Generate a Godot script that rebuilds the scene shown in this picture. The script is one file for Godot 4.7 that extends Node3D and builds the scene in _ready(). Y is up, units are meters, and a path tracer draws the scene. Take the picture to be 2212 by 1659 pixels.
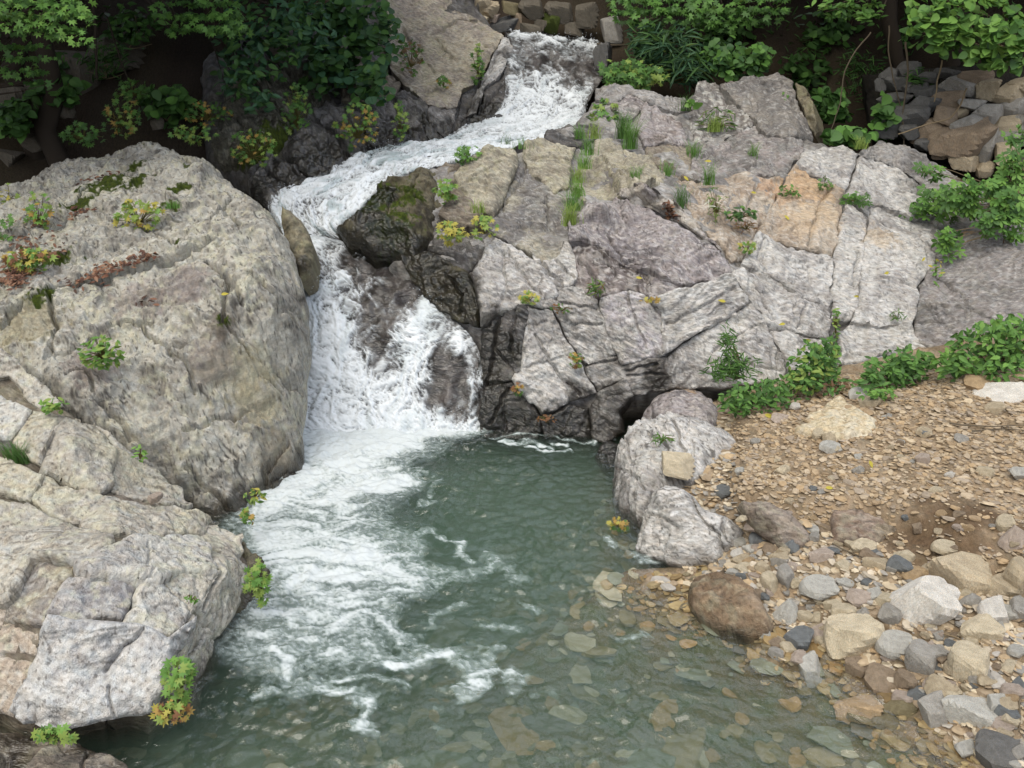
extends Node3D
# A small mountain waterfall over schist bedrock. Metres, y up; the pool's surface is y = 0.
# Traced points are given as photo column, photo row (2212 x 1659) and their distance north in metres, and become points in the place.

const EYE := Vector3(0.0, 4.5, 0.0)
const PITCH := 0.38397
const LENS := 1778.9
var rng := RandomNumberGenerator.new()
var n_low := FastNoiseLite.new()
var n_mid := FastNoiseLite.new()
var n_high := FastNoiseLite.new()
var n_ridge := FastNoiseLite.new()
var n_cell := FastNoiseLite.new()
var n_warp := FastNoiseLite.new()
var M := {}
var taken := {}


func ray(px: float, py: float) -> Vector3:
	var x := (px - 1106.0) / LENS
	var y := (829.5 - py) / LENS
	return Vector3(x, y * cos(PITCH) - sin(PITCH), -y * sin(PITCH) - cos(PITCH))


func at(px: float, py: float, z: float) -> Vector3:
	var d := ray(px, py)
	return EYE + d * (z / -d.z)


func at_y(px: float, py: float, y: float) -> Vector3:
	var d := ray(px, py)
	return EYE + d * ((y - EYE.y) / d.y)


func seen(p: Vector3) -> Vector2:
	var d := p - EYE
	var depth := -d.y * sin(PITCH) - d.z * cos(PITCH)
	var up := d.y * cos(PITCH) - d.z * sin(PITCH)
	return Vector2(1106.0 + d.x / depth * LENS, 829.5 - up / depth * LENS)


# A height or distance known at scattered points and read off anywhere between them.
class Survey:
	var p := PackedVector2Array()
	var v := PackedFloat32Array()
	var t := PackedInt32Array()

	func _init(flat: Array) -> void:
		for i in range(0, flat.size(), 3):
			p.append(Vector2(flat[i], flat[i + 1]))
			v.append(flat[i + 2])
		t = Geometry2D.triangulate_delaunay(p)

	func read(q: Vector2) -> float:
		for k in range(0, t.size(), 3):
			var a := p[t[k]]
			var e := p[t[k + 1]] - a
			var f := p[t[k + 2]] - a
			var d := e.cross(f)
			if absf(d) < 1e-9:
				continue
			var w := q - a
			var s := w.cross(f) / d
			var r := e.cross(w) / d
			if s >= -1e-4 and r >= -1e-4 and s + r <= 1.0002:
				return v[t[k]] + s * (v[t[k + 1]] - v[t[k]]) + r * (v[t[k + 2]] - v[t[k]])
		var sum := 0.0
		var total := 0.0
		for i in p.size():
			var w := 1.0 / (0.0001 + pow(p[i].distance_squared_to(q), 2.0))
			sum += w * v[i]
			total += w
		return sum / total


func smooth01(a: float, b: float, x: float) -> float:
	var t := clampf((x - a) / (b - a), 0.0, 1.0)
	return t * t * (3.0 - 2.0 * t)


func col(r: float, g: float, b: float) -> Color:   # linear base colour from sRGB bytes
	return Color(r / 255.0, g / 255.0, b / 255.0).srgb_to_linear()


func numbered(called: String) -> String:
	if not taken.has(called):
		taken[called] = 0
		return called
	taken[called] += 1
	return "%s_%03d" % [called, taken[called]]


func tag(o: Node3D, label: String, category: String, group := "") -> Node3D:
	o.set_meta("label", label)
	o.set_meta("category", category)
	if group:
		o.set_meta("group", group)
	return o


func thing(called: String, label: String, category: String, where := Vector3.ZERO, group := "") -> Node3D:
	var o := Node3D.new()
	o.name = numbered(called)
	add_child(o)
	o.position = where
	return tag(o, label, category, group)


func part(called: String, mesh: Mesh, m: Material, parent: Node3D, where := Transform3D()) -> MeshInstance3D:
	var o := MeshInstance3D.new()
	o.name = numbered(called) if parent == self else called
	o.mesh = mesh
	if m:
		o.material_override = m
	parent.add_child(o, true)
	o.transform = where
	return o


func structure(o: Node3D) -> Node3D:
	o.set_meta("kind", "structure")
	return o


func set_noise(n: FastNoiseLite, s: int, kind: int, octaves: int, fractal := FastNoiseLite.FRACTAL_FBM) -> void:
	n.seed = s
	n.noise_type = kind
	n.frequency = 1.0
	n.fractal_type = fractal
	n.fractal_octaves = octaves


func start_noise() -> void:
	rng.seed = 7
	set_noise(n_low, 3, FastNoiseLite.TYPE_SIMPLEX_SMOOTH, 2)
	set_noise(n_mid, 11, FastNoiseLite.TYPE_SIMPLEX_SMOOTH, 3)
	set_noise(n_high, 23, FastNoiseLite.TYPE_SIMPLEX_SMOOTH, 3)
	set_noise(n_ridge, 31, FastNoiseLite.TYPE_SIMPLEX_SMOOTH, 3, FastNoiseLite.FRACTAL_RIDGED)
	set_noise(n_cell, 41, FastNoiseLite.TYPE_CELLULAR, 1, FastNoiseLite.FRACTAL_NONE)
	n_cell.cellular_return_type = FastNoiseLite.RETURN_DISTANCE2_SUB
	n_cell.cellular_jitter = 1.0
	set_noise(n_warp, 53, FastNoiseLite.TYPE_SIMPLEX_SMOOTH, 2)


# ---------------------------------------------------------------- textures and materials

func noise_field(size: int, s: int, freq: float, octaves: int, fractal := FastNoiseLite.FRACTAL_FBM, warp := 0.0, kind := FastNoiseLite.TYPE_SIMPLEX_SMOOTH) -> PackedByteArray:
	var n := FastNoiseLite.new()
	set_noise(n, s, kind, octaves, fractal)
	n.frequency = freq
	if warp > 0.0:
		n.domain_warp_enabled = true
		n.domain_warp_amplitude = warp
		n.domain_warp_frequency = freq * 0.6
		n.domain_warp_fractal_octaves = 2
	var im := n.get_seamless_image(size, size, false, false, 0.12, true)
	im.convert(Image.FORMAT_L8)
	return im.get_data()


func grain_texture(size: int, s: int, base: float, spread: float, fine: float, dark_specks: float, warm: float) -> ImageTexture:
	var a := noise_field(size, s, 0.02, 4, FastNoiseLite.FRACTAL_FBM, 30.0)
	var b := noise_field(size, s + 1, 0.16, 2)
	var c := noise_field(size, s + 2, 0.055, 3, FastNoiseLite.FRACTAL_RIDGED, 12.0)
	var d := noise_field(size, s + 3, 0.011, 2)
	var out := PackedByteArray()
	out.resize(size * size * 3)
	for i in size * size:
		var x := base + (a[i] - 128) * spread / 128.0 + (b[i] - 128) * fine / 128.0
		if c[i] > 205:
			x -= dark_specks * (c[i] - 205) / 50.0
		var w := (d[i] - 128) * warm / 128.0
		out[i * 3] = clampi(int(x + w), 0, 255)
		out[i * 3 + 1] = clampi(int(x), 0, 255)
		out[i * 3 + 2] = clampi(int(x - w), 0, 255)
	return ImageTexture.create_from_image(Image.create_from_data(size, size, false, Image.FORMAT_RGB8, out))


func height_texture(size: int, s: int, freq: float, ridged: float, fine: float) -> ImageTexture:
	var a := noise_field(size, s, freq, 4, FastNoiseLite.FRACTAL_FBM, 25.0)
	var b := noise_field(size, s + 1, freq * 1.3, 3, FastNoiseLite.FRACTAL_RIDGED, 25.0)
	var c := noise_field(size, s + 2, freq * 6.0, 2)
	var out := PackedFloat32Array()
	out.resize(size * size)
	for i in size * size:
		out[i] = (a[i] * (1.0 - ridged) + (255 - b[i]) * ridged + c[i] * fine) / (255.0 * (1.0 + fine))
	return ImageTexture.create_from_image(Image.create_from_data(size, size, false, Image.FORMAT_RF, out.to_byte_array()))


func rock_material(called: String, tex: Texture2D, relief: Texture2D, scale: Vector3, depth: float, rough: float, world := false) -> StandardMaterial3D:
	var m := StandardMaterial3D.new()
	m.resource_name = called
	m.vertex_color_use_as_albedo = true
	m.albedo_texture = tex
	m.roughness = rough
	m.metallic_specular = 0.35
	m.uv1_triplanar = true
	m.uv1_world_triplanar = world
	m.uv1_scale = scale
	m.heightmap_enabled = true
	m.heightmap_texture = relief
	m.heightmap_scale = depth
	M[called] = m
	return m


func plain_material(called: String, c: Color, rough := 0.9, vertex := false) -> StandardMaterial3D:
	var m := StandardMaterial3D.new()
	m.resource_name = called
	m.albedo_color = c.linear_to_srgb()
	m.roughness = rough
	m.metallic_specular = 0.4
	m.vertex_color_use_as_albedo = vertex
	M[called] = m
	return m


func make_materials() -> void:
	var grain := grain_texture(1024, 100, 224, 48, 62, 110, 8)
	var streak := grain_texture(1024, 140, 224, 56, 52, 120, 7)
	var lumps := height_texture(512, 200, 0.02, 0.35, 0.35)
	var folds := height_texture(512, 230, 0.018, 0.6, 0.2)
	rock_material("granite", grain, lumps, Vector3(0.85, 0.85, 0.85), 2.6, 0.92)
	rock_material("schist", streak, folds, Vector3(0.42, 1.2, 1.35), 2.6, 0.85)
	rock_material("wet_rock", streak, folds, Vector3(0.4, 1.1, 1.2), 3.2, 0.32)
	rock_material("stone", grain, lumps, Vector3(1.7, 1.7, 1.7), 1.2, 0.9)
	rock_material("soil", grain, lumps, Vector3(1.1, 1.1, 1.1), 3.0, 0.97, true)
	M.wet_rock.metallic_specular = 0.5


# ---------------------------------------------------------------- rock

# Base colours of one kind of rock: two that alternate in patches, one in streaks along the foliation, one of lichen patches, one of dark specks.
func look(a: Color, b: Color, streak: Color, lichen: Color, dark: Color, amounts := [0.5, 0.4, 0.35], mat := "schist") -> Dictionary:
	return {"a": a, "b": b, "streak": streak, "lichen": lichen, "dark": dark, "amounts": amounts, "mat": mat, "moss": [], "stain": [], "wet": -9.0, "wet_spots": []}


func with(l: Dictionary, changes: Dictionary) -> Dictionary:
	var d := l.duplicate()
	d.merge(changes, true)
	return d


var wetness := 0.0

func rock_color(l: Dictionary, w: Vector3, a: float, b: float, h: float) -> Color:
	var am: Array = l.amounts
	var c: Color = l.a
	c = c.lerp(l.b, smooth01(-0.35, 0.35, n_low.get_noise_3dv(w * 1.3) + 0.5 * n_mid.get_noise_3dv(w * 3.0)))
	var warp := n_warp.get_noise_2d(a * 1.6, b * 1.6) * 0.35
	var s := n_mid.get_noise_2d(a * 2.6 + h * 3.0, (b + warp) * 15.0)
	c = c.lerp(l.streak, am[0] * smooth01(0.05, 0.5, s))
	c = c.lerp(l.dark, am[2] * smooth01(0.12, 0.55, -s) * smooth01(-0.3, 0.3, n_low.get_noise_3dv(w * 2.1 + Vector3(9, 0, 0))))
	var li := n_high.get_noise_3dv(w * 6.0) + 0.6 * n_low.get_noise_3dv(w * 1.1 + Vector3(0, 30, 0))
	c = c.lerp(l.lichen, am[1] * smooth01(0.1, 0.35, li))
	c = c.lerp(l.dark, am[2] * smooth01(0.34, 0.5, n_high.get_noise_3dv(w * 17.0)))
	for k in l.stain:
		var d: float = w.distance_to(k[0]) / k[1] + 0.5 * n_mid.get_noise_3dv(w * 4.0) + 0.45 * n_high.get_noise_3dv(w * 11.0)
		if d < 1.0:
			c = c.lerp(k[2], 0.6 * smooth01(1.0, 0.6, d))
	for k in l.moss:
		var d: float = w.distance_to(k[0]) / k[1] + 0.7 * n_mid.get_noise_3dv(w * 5.0) + 0.5 * n_high.get_noise_3dv(w * 14.0)
		if d < 0.8:
			c = c.lerp(Color(0.075, 0.1, 0.012).lerp(Color(0.03, 0.045, 0.01), 0.5 + n_high.get_noise_3dv(w * 25.0)), smooth01(0.8, 0.6, d))
	wetness = smooth01(0.22, -0.1, w.y - l.wet + 0.35 * n_mid.get_noise_3dv(w * 2.2))
	for k in l.wet_spots:
		wetness = maxf(wetness, smooth01(1.0, 0.6, w.distance_to(k[0]) / k[1] + 0.6 * n_mid.get_noise_3dv(w * 2.6)))
	if wetness > 0.0:
		c = c.lerp(Color(c.r * 0.22 + 0.006, c.g * 0.21 + 0.006, c.b * 0.2 + 0.005), wetness)
	return c


# One block of rock: its visible face follows the traced outline and the survey of distances, its rim is rounded, and it has sides and a back.
func block(sv: Survey, out: Array, l: Dictionary, o: Dictionary, parent: Node3D, called := "block") -> MeshInstance3D:
	var dz: float = o.get("dz", 0.0)
	var tilt: Array = o.get("tilt", [0.0, 0.0])
	var bw: float = o.get("bw", 0.03)
	var bd: float = o.get("bd", 0.03)
	var thick: float = o.get("thick", 0.5)
	var rough: float = o.get("rough", 0.035)
	var edge: float = o.get("edge", 0.02)
	var ledge: float = o.get("ledge", 0.022)
	var grain: float = o.get("grain", 3.4)
	var pits: float = o.get("pits", 0.012)
	var poly := PackedVector2Array()
	var middle := Vector2.ZERO
	for i in range(0, out.size(), 2):
		poly.append(Vector2(out[i], out[i + 1]))
		middle += poly[-1]
	middle /= poly.size()
	var pts := []
	for q in poly:
		pts.append(q)
	var lo := poly[0]
	var hi := poly[0]
	for q in poly:
		lo = lo.min(q)
		hi = hi.max(q)
	var lattice: float = o.get("lattice", maxf(30.0, (hi - lo).length() / 9.0))
	var gx := lo.x + lattice * 0.5
	while gx < hi.x:
		var gy := lo.y + lattice * 0.5
		while gy < hi.y:
			if Geometry2D.is_point_in_polygon(Vector2(gx, gy), poly):
				pts.append(Vector2(gx, gy))
			gy += lattice
		gx += lattice
	if not o.get("plain", false):
		for q in sv.p:
			if Geometry2D.is_point_in_polygon(q, poly):
				pts.append(q)
	var world := PackedVector3Array()
	for q in pts:
		world.append(at(q.x, q.y, sv.read(q) + dz + tilt[0] * (q.x - middle.x) / 100.0 + tilt[1] * (q.y - middle.y) / 100.0))
	var c := Vector3.ZERO
	for i in poly.size():
		c += world[i]
	c /= poly.size()
	var n := Vector3.ZERO
	for i in poly.size():
		n += (world[i] - c).cross(world[(i + 1) % poly.size()] - c)
	n = n.normalized()
	if n.dot(EYE - c) < 0.0:
		n = -n
	var fol: Vector3 = o.get("fol", Vector3(1, -0.35, 0.1))
	var u := (fol - n * fol.dot(n)).normalized()
	var v := u.cross(n)
	var flat := PackedVector2Array()
	var lift := PackedFloat32Array()
	for w in world:
		flat.append(Vector2((w - c).dot(u), (w - c).dot(v)))
		lift.append((w - c).dot(n))
	# the outline, broken up as rock edges are and a little larger than traced, so that neighbours touch
	var twice := 0.0
	for i in poly.size():
		twice += flat[i].cross(flat[(i + 1) % poly.size()])
	var grow: float = o.get("grow", 0.0) * (1.0 if twice > 0.0 else -1.0)
	var rim := PackedVector2Array()
	for i in poly.size():
		var a := flat[i]
		var b := flat[(i + 1) % poly.size()]
		var steps := maxi(1, int(a.distance_to(b) / 0.07))
		var side := (b - a).orthogonal().normalized()
		for k in steps:
			var p := a.lerp(b, float(k) / steps)
			var w := c + u * p.x + v * p.y
			var jog := Vector3(n_mid.get_noise_3dv(w * 2.5), n_mid.get_noise_3dv(w * 2.5 + Vector3(17, 0, 0)), n_mid.get_noise_3dv(w * 2.5 + Vector3(0, 17, 0))) * edge * 2.4 + Vector3(n_high.get_noise_3dv(w * 8.0), n_high.get_noise_3dv(w * 8.0 + Vector3(17, 0, 0)), n_high.get_noise_3dv(w * 8.0 + Vector3(0, 17, 0))) * edge * 1.2
			rim.append(p + side * grow + Vector2(jog.dot(u), jog.dot(v)))
	lo = rim[0]
	hi = rim[0]
	for p in rim:
		lo = lo.min(p)
		hi = hi.max(p)
	var far := EYE.distance_to(c)
	var cell: float = o.get("cell", 0.00155 * far)
	lo -= Vector2(cell, cell) * 1.5
	var nx := int((hi.x - lo.x) / cell) + 3
	var ny := int((hi.y - lo.y) / cell) + 3
	var hgt := PackedFloat32Array()
	hgt.resize(nx * ny)
	hgt.fill(-99.0)
	var tri := Geometry2D.triangulate_delaunay(flat)
	for k in range(0, tri.size(), 3):
		var a := flat[tri[k]]
		var e := flat[tri[k + 1]] - a
		var f := flat[tri[k + 2]] - a
		var d := e.cross(f)
		if absf(d) < 1e-7:
			continue
		var tl := a.min(flat[tri[k + 1]]).min(flat[tri[k + 2]])
		var br := a.max(flat[tri[k + 1]]).max(flat[tri[k + 2]])
		for j in range(maxi(0, int((tl.y - lo.y) / cell) - 1), mini(ny - 1, int((br.y - lo.y) / cell) + 2) + 1):
			for i in range(maxi(0, int((tl.x - lo.x) / cell) - 1), mini(nx - 1, int((br.x - lo.x) / cell) + 2) + 1):
				var w := lo + Vector2(i, j) * cell - a
				var s := w.cross(f) / d
				var r := e.cross(w) / d
				if s >= -0.02 and r >= -0.02 and s + r <= 1.02:
					hgt[j * nx + i] = lift[tri[k]] + s * (lift[tri[k + 1]] - lift[tri[k]]) + r * (lift[tri[k + 2]] - lift[tri[k]])
	var dist := PackedFloat32Array()
	dist.resize(nx * ny)
	dist.fill(9.0)
	var near := PackedVector2Array()
	near.resize(nx * ny)
	var reach := maxf(bw, cell * 2.0) + cell
	for i in rim.size():
		var a := rim[i]
		var b := rim[(i + 1) % rim.size()]
		var tl := a.min(b) - Vector2(reach, reach) - lo
		var br := a.max(b) + Vector2(reach, reach) - lo
		for y in range(maxi(0, int(tl.y / cell)), mini(ny - 1, int(br.y / cell)) + 1):
			for x in range(maxi(0, int(tl.x / cell)), mini(nx - 1, int(br.x / cell)) + 1):
				var p := lo + Vector2(x, y) * cell
				var q := Geometry2D.get_closest_point_to_segment(p, a, b)
				var d := p.distance_to(q)
				if d < dist[y * nx + x]:
					dist[y * nx + x] = d
					near[y * nx + x] = q
	# grooves along the traced cracks
	var groove := PackedFloat32Array()
	groove.resize(nx * ny)
	var lines: Array = o.get("cracks", []).duplicate()
	var wide_ := hi - lo
	for k in int(clampf(wide_.x * wide_.y * 1.6, 0.0, 10.0)) * int(o.get("auto", true)):
		var mid_ := lo + Vector2(rng.randf_range(0.1, 0.9), rng.randf_range(0.1, 0.9)) * wide_
		var turn := rng.randf_range(-0.25, 0.25) + (0.0 if rng.randf() < 0.45 else 1.25)
		var along_ := Vector2.from_angle(turn) * rng.randf_range(0.12, 0.34) * minf(wide_.length(), 1.6)
		lines.append([0.02, rng.randf_range(0.01, 0.035), mid_ - along_, mid_ + along_ * 0.1 + along_.orthogonal() * 0.12, mid_ + along_])
	for line in lines:
		var cw: float = line[0]
		var cd: float = line[1]
		var run := PackedVector2Array()
		for k in range(2, line.size()):
			if line[k] is Vector2:
				run.append(line[k])
				continue
			if k % 2:
				continue
			var q := Vector2(line[k], line[k + 1])
			var w := at(q.x, q.y, sv.read(q) + dz)
			run.append(Vector2((w - c).dot(u), (w - c).dot(v)))
		var bent := PackedVector2Array()
		for k in run.size() - 1:
			var steps := maxi(1, int(run[k].distance_to(run[k + 1]) / 0.06))
			var side := (run[k + 1] - run[k]).orthogonal().normalized()
			for s in steps + int(k == run.size() - 2):
				var p := run[k].lerp(run[k + 1], float(s) / steps)
				bent.append(p + side * n_mid.get_noise_2d(p.x * 5.0 + k, p.y * 5.0) * 0.05)
		for k in bent.size() - 1:
			var a := bent[k]
			var b := bent[k + 1]
			var wide := maxf(cw * 0.62, cell * 1.15) * (0.65 + 0.7 * absf(n_mid.get_noise_2d(a.x * 3.0, a.y * 3.0 + 7.0))) * 1.3
			var tl := a.min(b) - Vector2(wide, wide) - lo
			var br := a.max(b) + Vector2(wide, wide) - lo
			for y in range(maxi(0, int(tl.y / cell)), mini(ny - 1, int(br.y / cell) + 1) + 1):
				for x in range(maxi(0, int(tl.x / cell)), mini(nx - 1, int(br.x / cell) + 1) + 1):
					var p := lo + Vector2(x, y) * cell
					var d := p.distance_to(Geometry2D.get_closest_point_to_segment(p, a, b)) / wide
					if d < 1.0:
						groove[y * nx + x] = maxf(groove[y * nx + x], 1.7 * cd * (1.0 - d))
	for pass_ in o.get("soft", 2):
		var old := hgt.duplicate()
		for y in range(1, ny - 1):
			for x in range(1, nx - 1):
				var k := y * nx + x
				if old[k] > -50.0 and old[k - 1] > -50.0 and old[k + 1] > -50.0 and old[k - nx] > -50.0 and old[k + nx] > -50.0:
					hgt[k] = (old[k] * 2.0 + old[k - 1] + old[k + 1] + old[k - nx] + old[k + nx]) / 6.0
	# vertices
	var id := PackedInt32Array()
	id.resize(nx * ny)
	id.fill(-1)
	var spot := PackedVector3Array()
	var color := PackedColorArray()
	var wet := PackedFloat32Array()
	var full := PackedFloat32Array()
	full.resize(nx * ny)
	full.fill(-99.0)
	for y in ny:
		for x in nx:
			var k := y * nx + x
			var p := lo + Vector2(x, y) * cell
			var inside := Geometry2D.is_point_in_polygon(p, rim)
			if not inside and dist[k] > cell * 0.8:
				continue
			if not inside or dist[k] < cell * 0.25:
				p = near[k]
				dist[k] = 0.0
			var h := hgt[k]
			if h < -50.0:
				var best := 1e9
				for q in flat.size():
					var d := flat[q].distance_squared_to(p)
					if d < best:
						best = d
						h = lift[q]
			var w := c + u * p.x + v * p.y + n * h
			var warp := n_warp.get_noise_2d(p.x * 1.3, p.y * 1.3) * 0.3
			var ridge := n_ridge.get_noise_3d(p.x * 0.8 * sqrt(3.4 / grain), (p.y + warp) * grain, h)
			h += rough * (ridge * 0.55 + n_mid.get_noise_3dv(w * 1.6) * 1.3 + n_high.get_noise_3dv(w * 6.5) * 0.6)
			var g1 := n_mid.get_noise_2d(p.x * 0.75 + c.x * 7.0, (p.y + warp) * 2.1) * 3.2
			var g2 := n_mid.get_noise_2d((p.x + warp) * 1.7 + 50.0, p.y * 0.6 + c.y * 5.0) * 2.2
			h += ledge * (floorf(g1) + smooth01(0.86, 1.0, g1 - floorf(g1)) + 0.7 * (floorf(g2) + smooth01(0.88, 1.0, g2 - floorf(g2))))
			var pit := n_high.get_noise_3dv(w * 5.5 + Vector3(4, 4, 4))
			if pit > 0.22:
				h -= pits * smooth01(0.22, 0.5, pit)
			if dist[k] < bw:
				var t := 1.0 - dist[k] / bw
				h -= bd * (1.0 - sqrt(maxf(0.0, 1.0 - t * t)))
			h -= groove[k]
			full[k] = h
			id[k] = spot.size()
			spot.append(Vector3(p.x, h, p.y))
			color.append(rock_color(l, c + u * p.x + v * p.y + n * h, p.x, p.y, h))
			wet.append(wetness)
	var normal := PackedVector3Array()
	normal.resize(spot.size())
	for y in ny:
		for x in nx:
			var k := y * nx + x
			if id[k] < 0:
				continue
			var le := k - 1 if x > 0 and id[k - 1] >= 0 else k
			var ri := k + 1 if x < nx - 1 and id[k + 1] >= 0 else k
			var up := k - nx if y > 0 and id[k - nx] >= 0 else k
			var dn := k + nx if y < ny - 1 and id[k + nx] >= 0 else k
			var ex := spot[id[ri]] - spot[id[le]]
			var ey := spot[id[dn]] - spot[id[up]]
			var m := ey.cross(ex)
			normal[id[k]] = m.normalized() if m.length() > 1e-9 and m.y > 0.0 else Vector3.UP
	var dry_i := PackedInt32Array()
	var wet_i := PackedInt32Array()
	var border := {}
	for y in ny - 1:
		for x in nx - 1:
			var k := y * nx + x
			var q := [id[k], id[k + 1], id[k + nx + 1], id[k + nx]]
			var have := []
			for g in q:
				if g >= 0:
					have.append(g)
			if have.size() < 3:
				continue
			var tris := [[have[0], have[1], have[2]]]
			if have.size() == 4:
				tris.append([have[0], have[2], have[3]])
			for t in tris:
				if (spot[t[0]] - spot[t[1]]).cross(spot[t[0]] - spot[t[2]]).length() < 1e-9:
					continue
				if wet[t[0]] + wet[t[1]] + wet[t[2]] > 1.5:
					wet_i.append_array(PackedInt32Array(t))
				else:
					dry_i.append_array(PackedInt32Array(t))
				for g in 3:
					var e0: int = t[g]
					var e1: int = t[(g + 1) % 3]
					if border.has(Vector2i(e1, e0)):
						border.erase(Vector2i(e1, e0))
					else:
						border[Vector2i(e0, e1)] = true
	# sides, splayed a little inwards, and the back
	var mid := Vector3(0, -thick, 0)
	for g in spot.size():
		mid += Vector3(spot[g].x, 0, spot[g].z) / spot.size()
	var back := spot.size()
	spot.append(mid)
	normal.append(Vector3.DOWN)
	color.append(l.b)
	for e in border:
		var a := spot[e.x]
		var b := spot[e.y]
		var a2 := Vector3(a.x, minf(a.y, 0.0) - thick, a.z).lerp(mid, 0.1)
		var b2 := Vector3(b.x, minf(b.y, 0.0) - thick, b.z).lerp(mid, 0.1)
		var m := (b - a).cross(a2 - a).normalized()
		var first := spot.size()
		for p in [a, b, b2, a2]:
			spot.append(p)
			normal.append(m)
		for q in [e.x, e.y, e.y, e.x]:
			color.append(color[q])
		dry_i.append_array(PackedInt32Array([first + 1, first, first + 3, first + 1, first + 3, first + 2, first + 2, first + 3, back]))
	var mesh := ArrayMesh.new()
	for which in 2:
		var index := dry_i if which == 0 else wet_i
		if index.is_empty():
			continue
		var arrays := []
		arrays.resize(Mesh.ARRAY_MAX)
		arrays[Mesh.ARRAY_VERTEX] = spot
		arrays[Mesh.ARRAY_NORMAL] = normal
		arrays[Mesh.ARRAY_COLOR] = color
		arrays[Mesh.ARRAY_INDEX] = index
		mesh.add_surface_from_arrays(Mesh.PRIMITIVE_TRIANGLES, arrays)
		mesh.surface_set_material(mesh.get_surface_count() - 1, M[l.mat] if which == 0 else M.wet_rock)
	return part(called, mesh, null, parent, Transform3D(Basis(u, n, v), c))


# ---------------------------------------------------------------- the rock masses of the photograph

var sv_right: Survey
var sv_left: Survey
var sv_slab: Survey
var sv_far: Survey
var sv_pool: Survey
var L := {}


func make_looks() -> void:
	var white := col(226, 223, 220)
	var pale := col(206, 203, 200)
	var grey := col(170, 166, 164)
	var dim := col(112, 108, 106)
	var ink := col(62, 58, 54)
	L.pale = look(pale, grey, white, col(196, 192, 184), ink, [0.7, 0.35, 0.55])
	L.grey = look(grey, col(128, 124, 122), pale, col(160, 158, 150), ink, [0.5, 0.3, 0.5])
	L.purple = look(col(168, 160, 161), col(134, 127, 129), col(208, 202, 200), col(186, 180, 176), ink, [0.7, 0.5, 0.7])
	L.brown = look(col(150, 140, 128), col(118, 108, 98), col(180, 170, 156), col(164, 160, 138), ink, [0.45, 0.35, 0.45])
	L.yellow = look(col(184, 177, 160), col(158, 151, 137), col(206, 200, 180), col(178, 174, 140), ink, [0.5, 0.35, 0.4])
	L.orange = look(col(198, 184, 168), col(170, 154, 138), col(214, 208, 202), col(190, 186, 178), ink, [0.6, 0.25, 0.35])
	L.olive = look(col(140, 132, 112), col(112, 105, 90), col(162, 154, 134), col(150, 146, 116), ink, [0.3, 0.5, 0.5], "granite")
	L.nose = look(col(108, 102, 86), col(70, 66, 56), col(128, 122, 104), col(118, 114, 88), ink, [0.3, 0.45, 0.6], "granite")
	L.boulder = look(col(190, 186, 175), col(156, 152, 144), col(212, 209, 201), col(198, 194, 172), col(70, 66, 63), [0.45, 0.6, 0.85], "granite")
	L.slab = look(col(200, 197, 190), col(176, 172, 168), col(218, 216, 210), col(202, 199, 178), col(84, 78, 74), [0.4, 0.55, 0.7], "granite")
	L.dark = look(dim, col(86, 84, 84), col(152, 150, 150), col(120, 118, 104), ink, [0.6, 0.3, 0.6])
	L.core = look(col(62, 58, 52), col(48, 45, 40), col(72, 68, 60), col(60, 62, 40), ink, [0.2, 0.2, 0.3], "granite")


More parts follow.
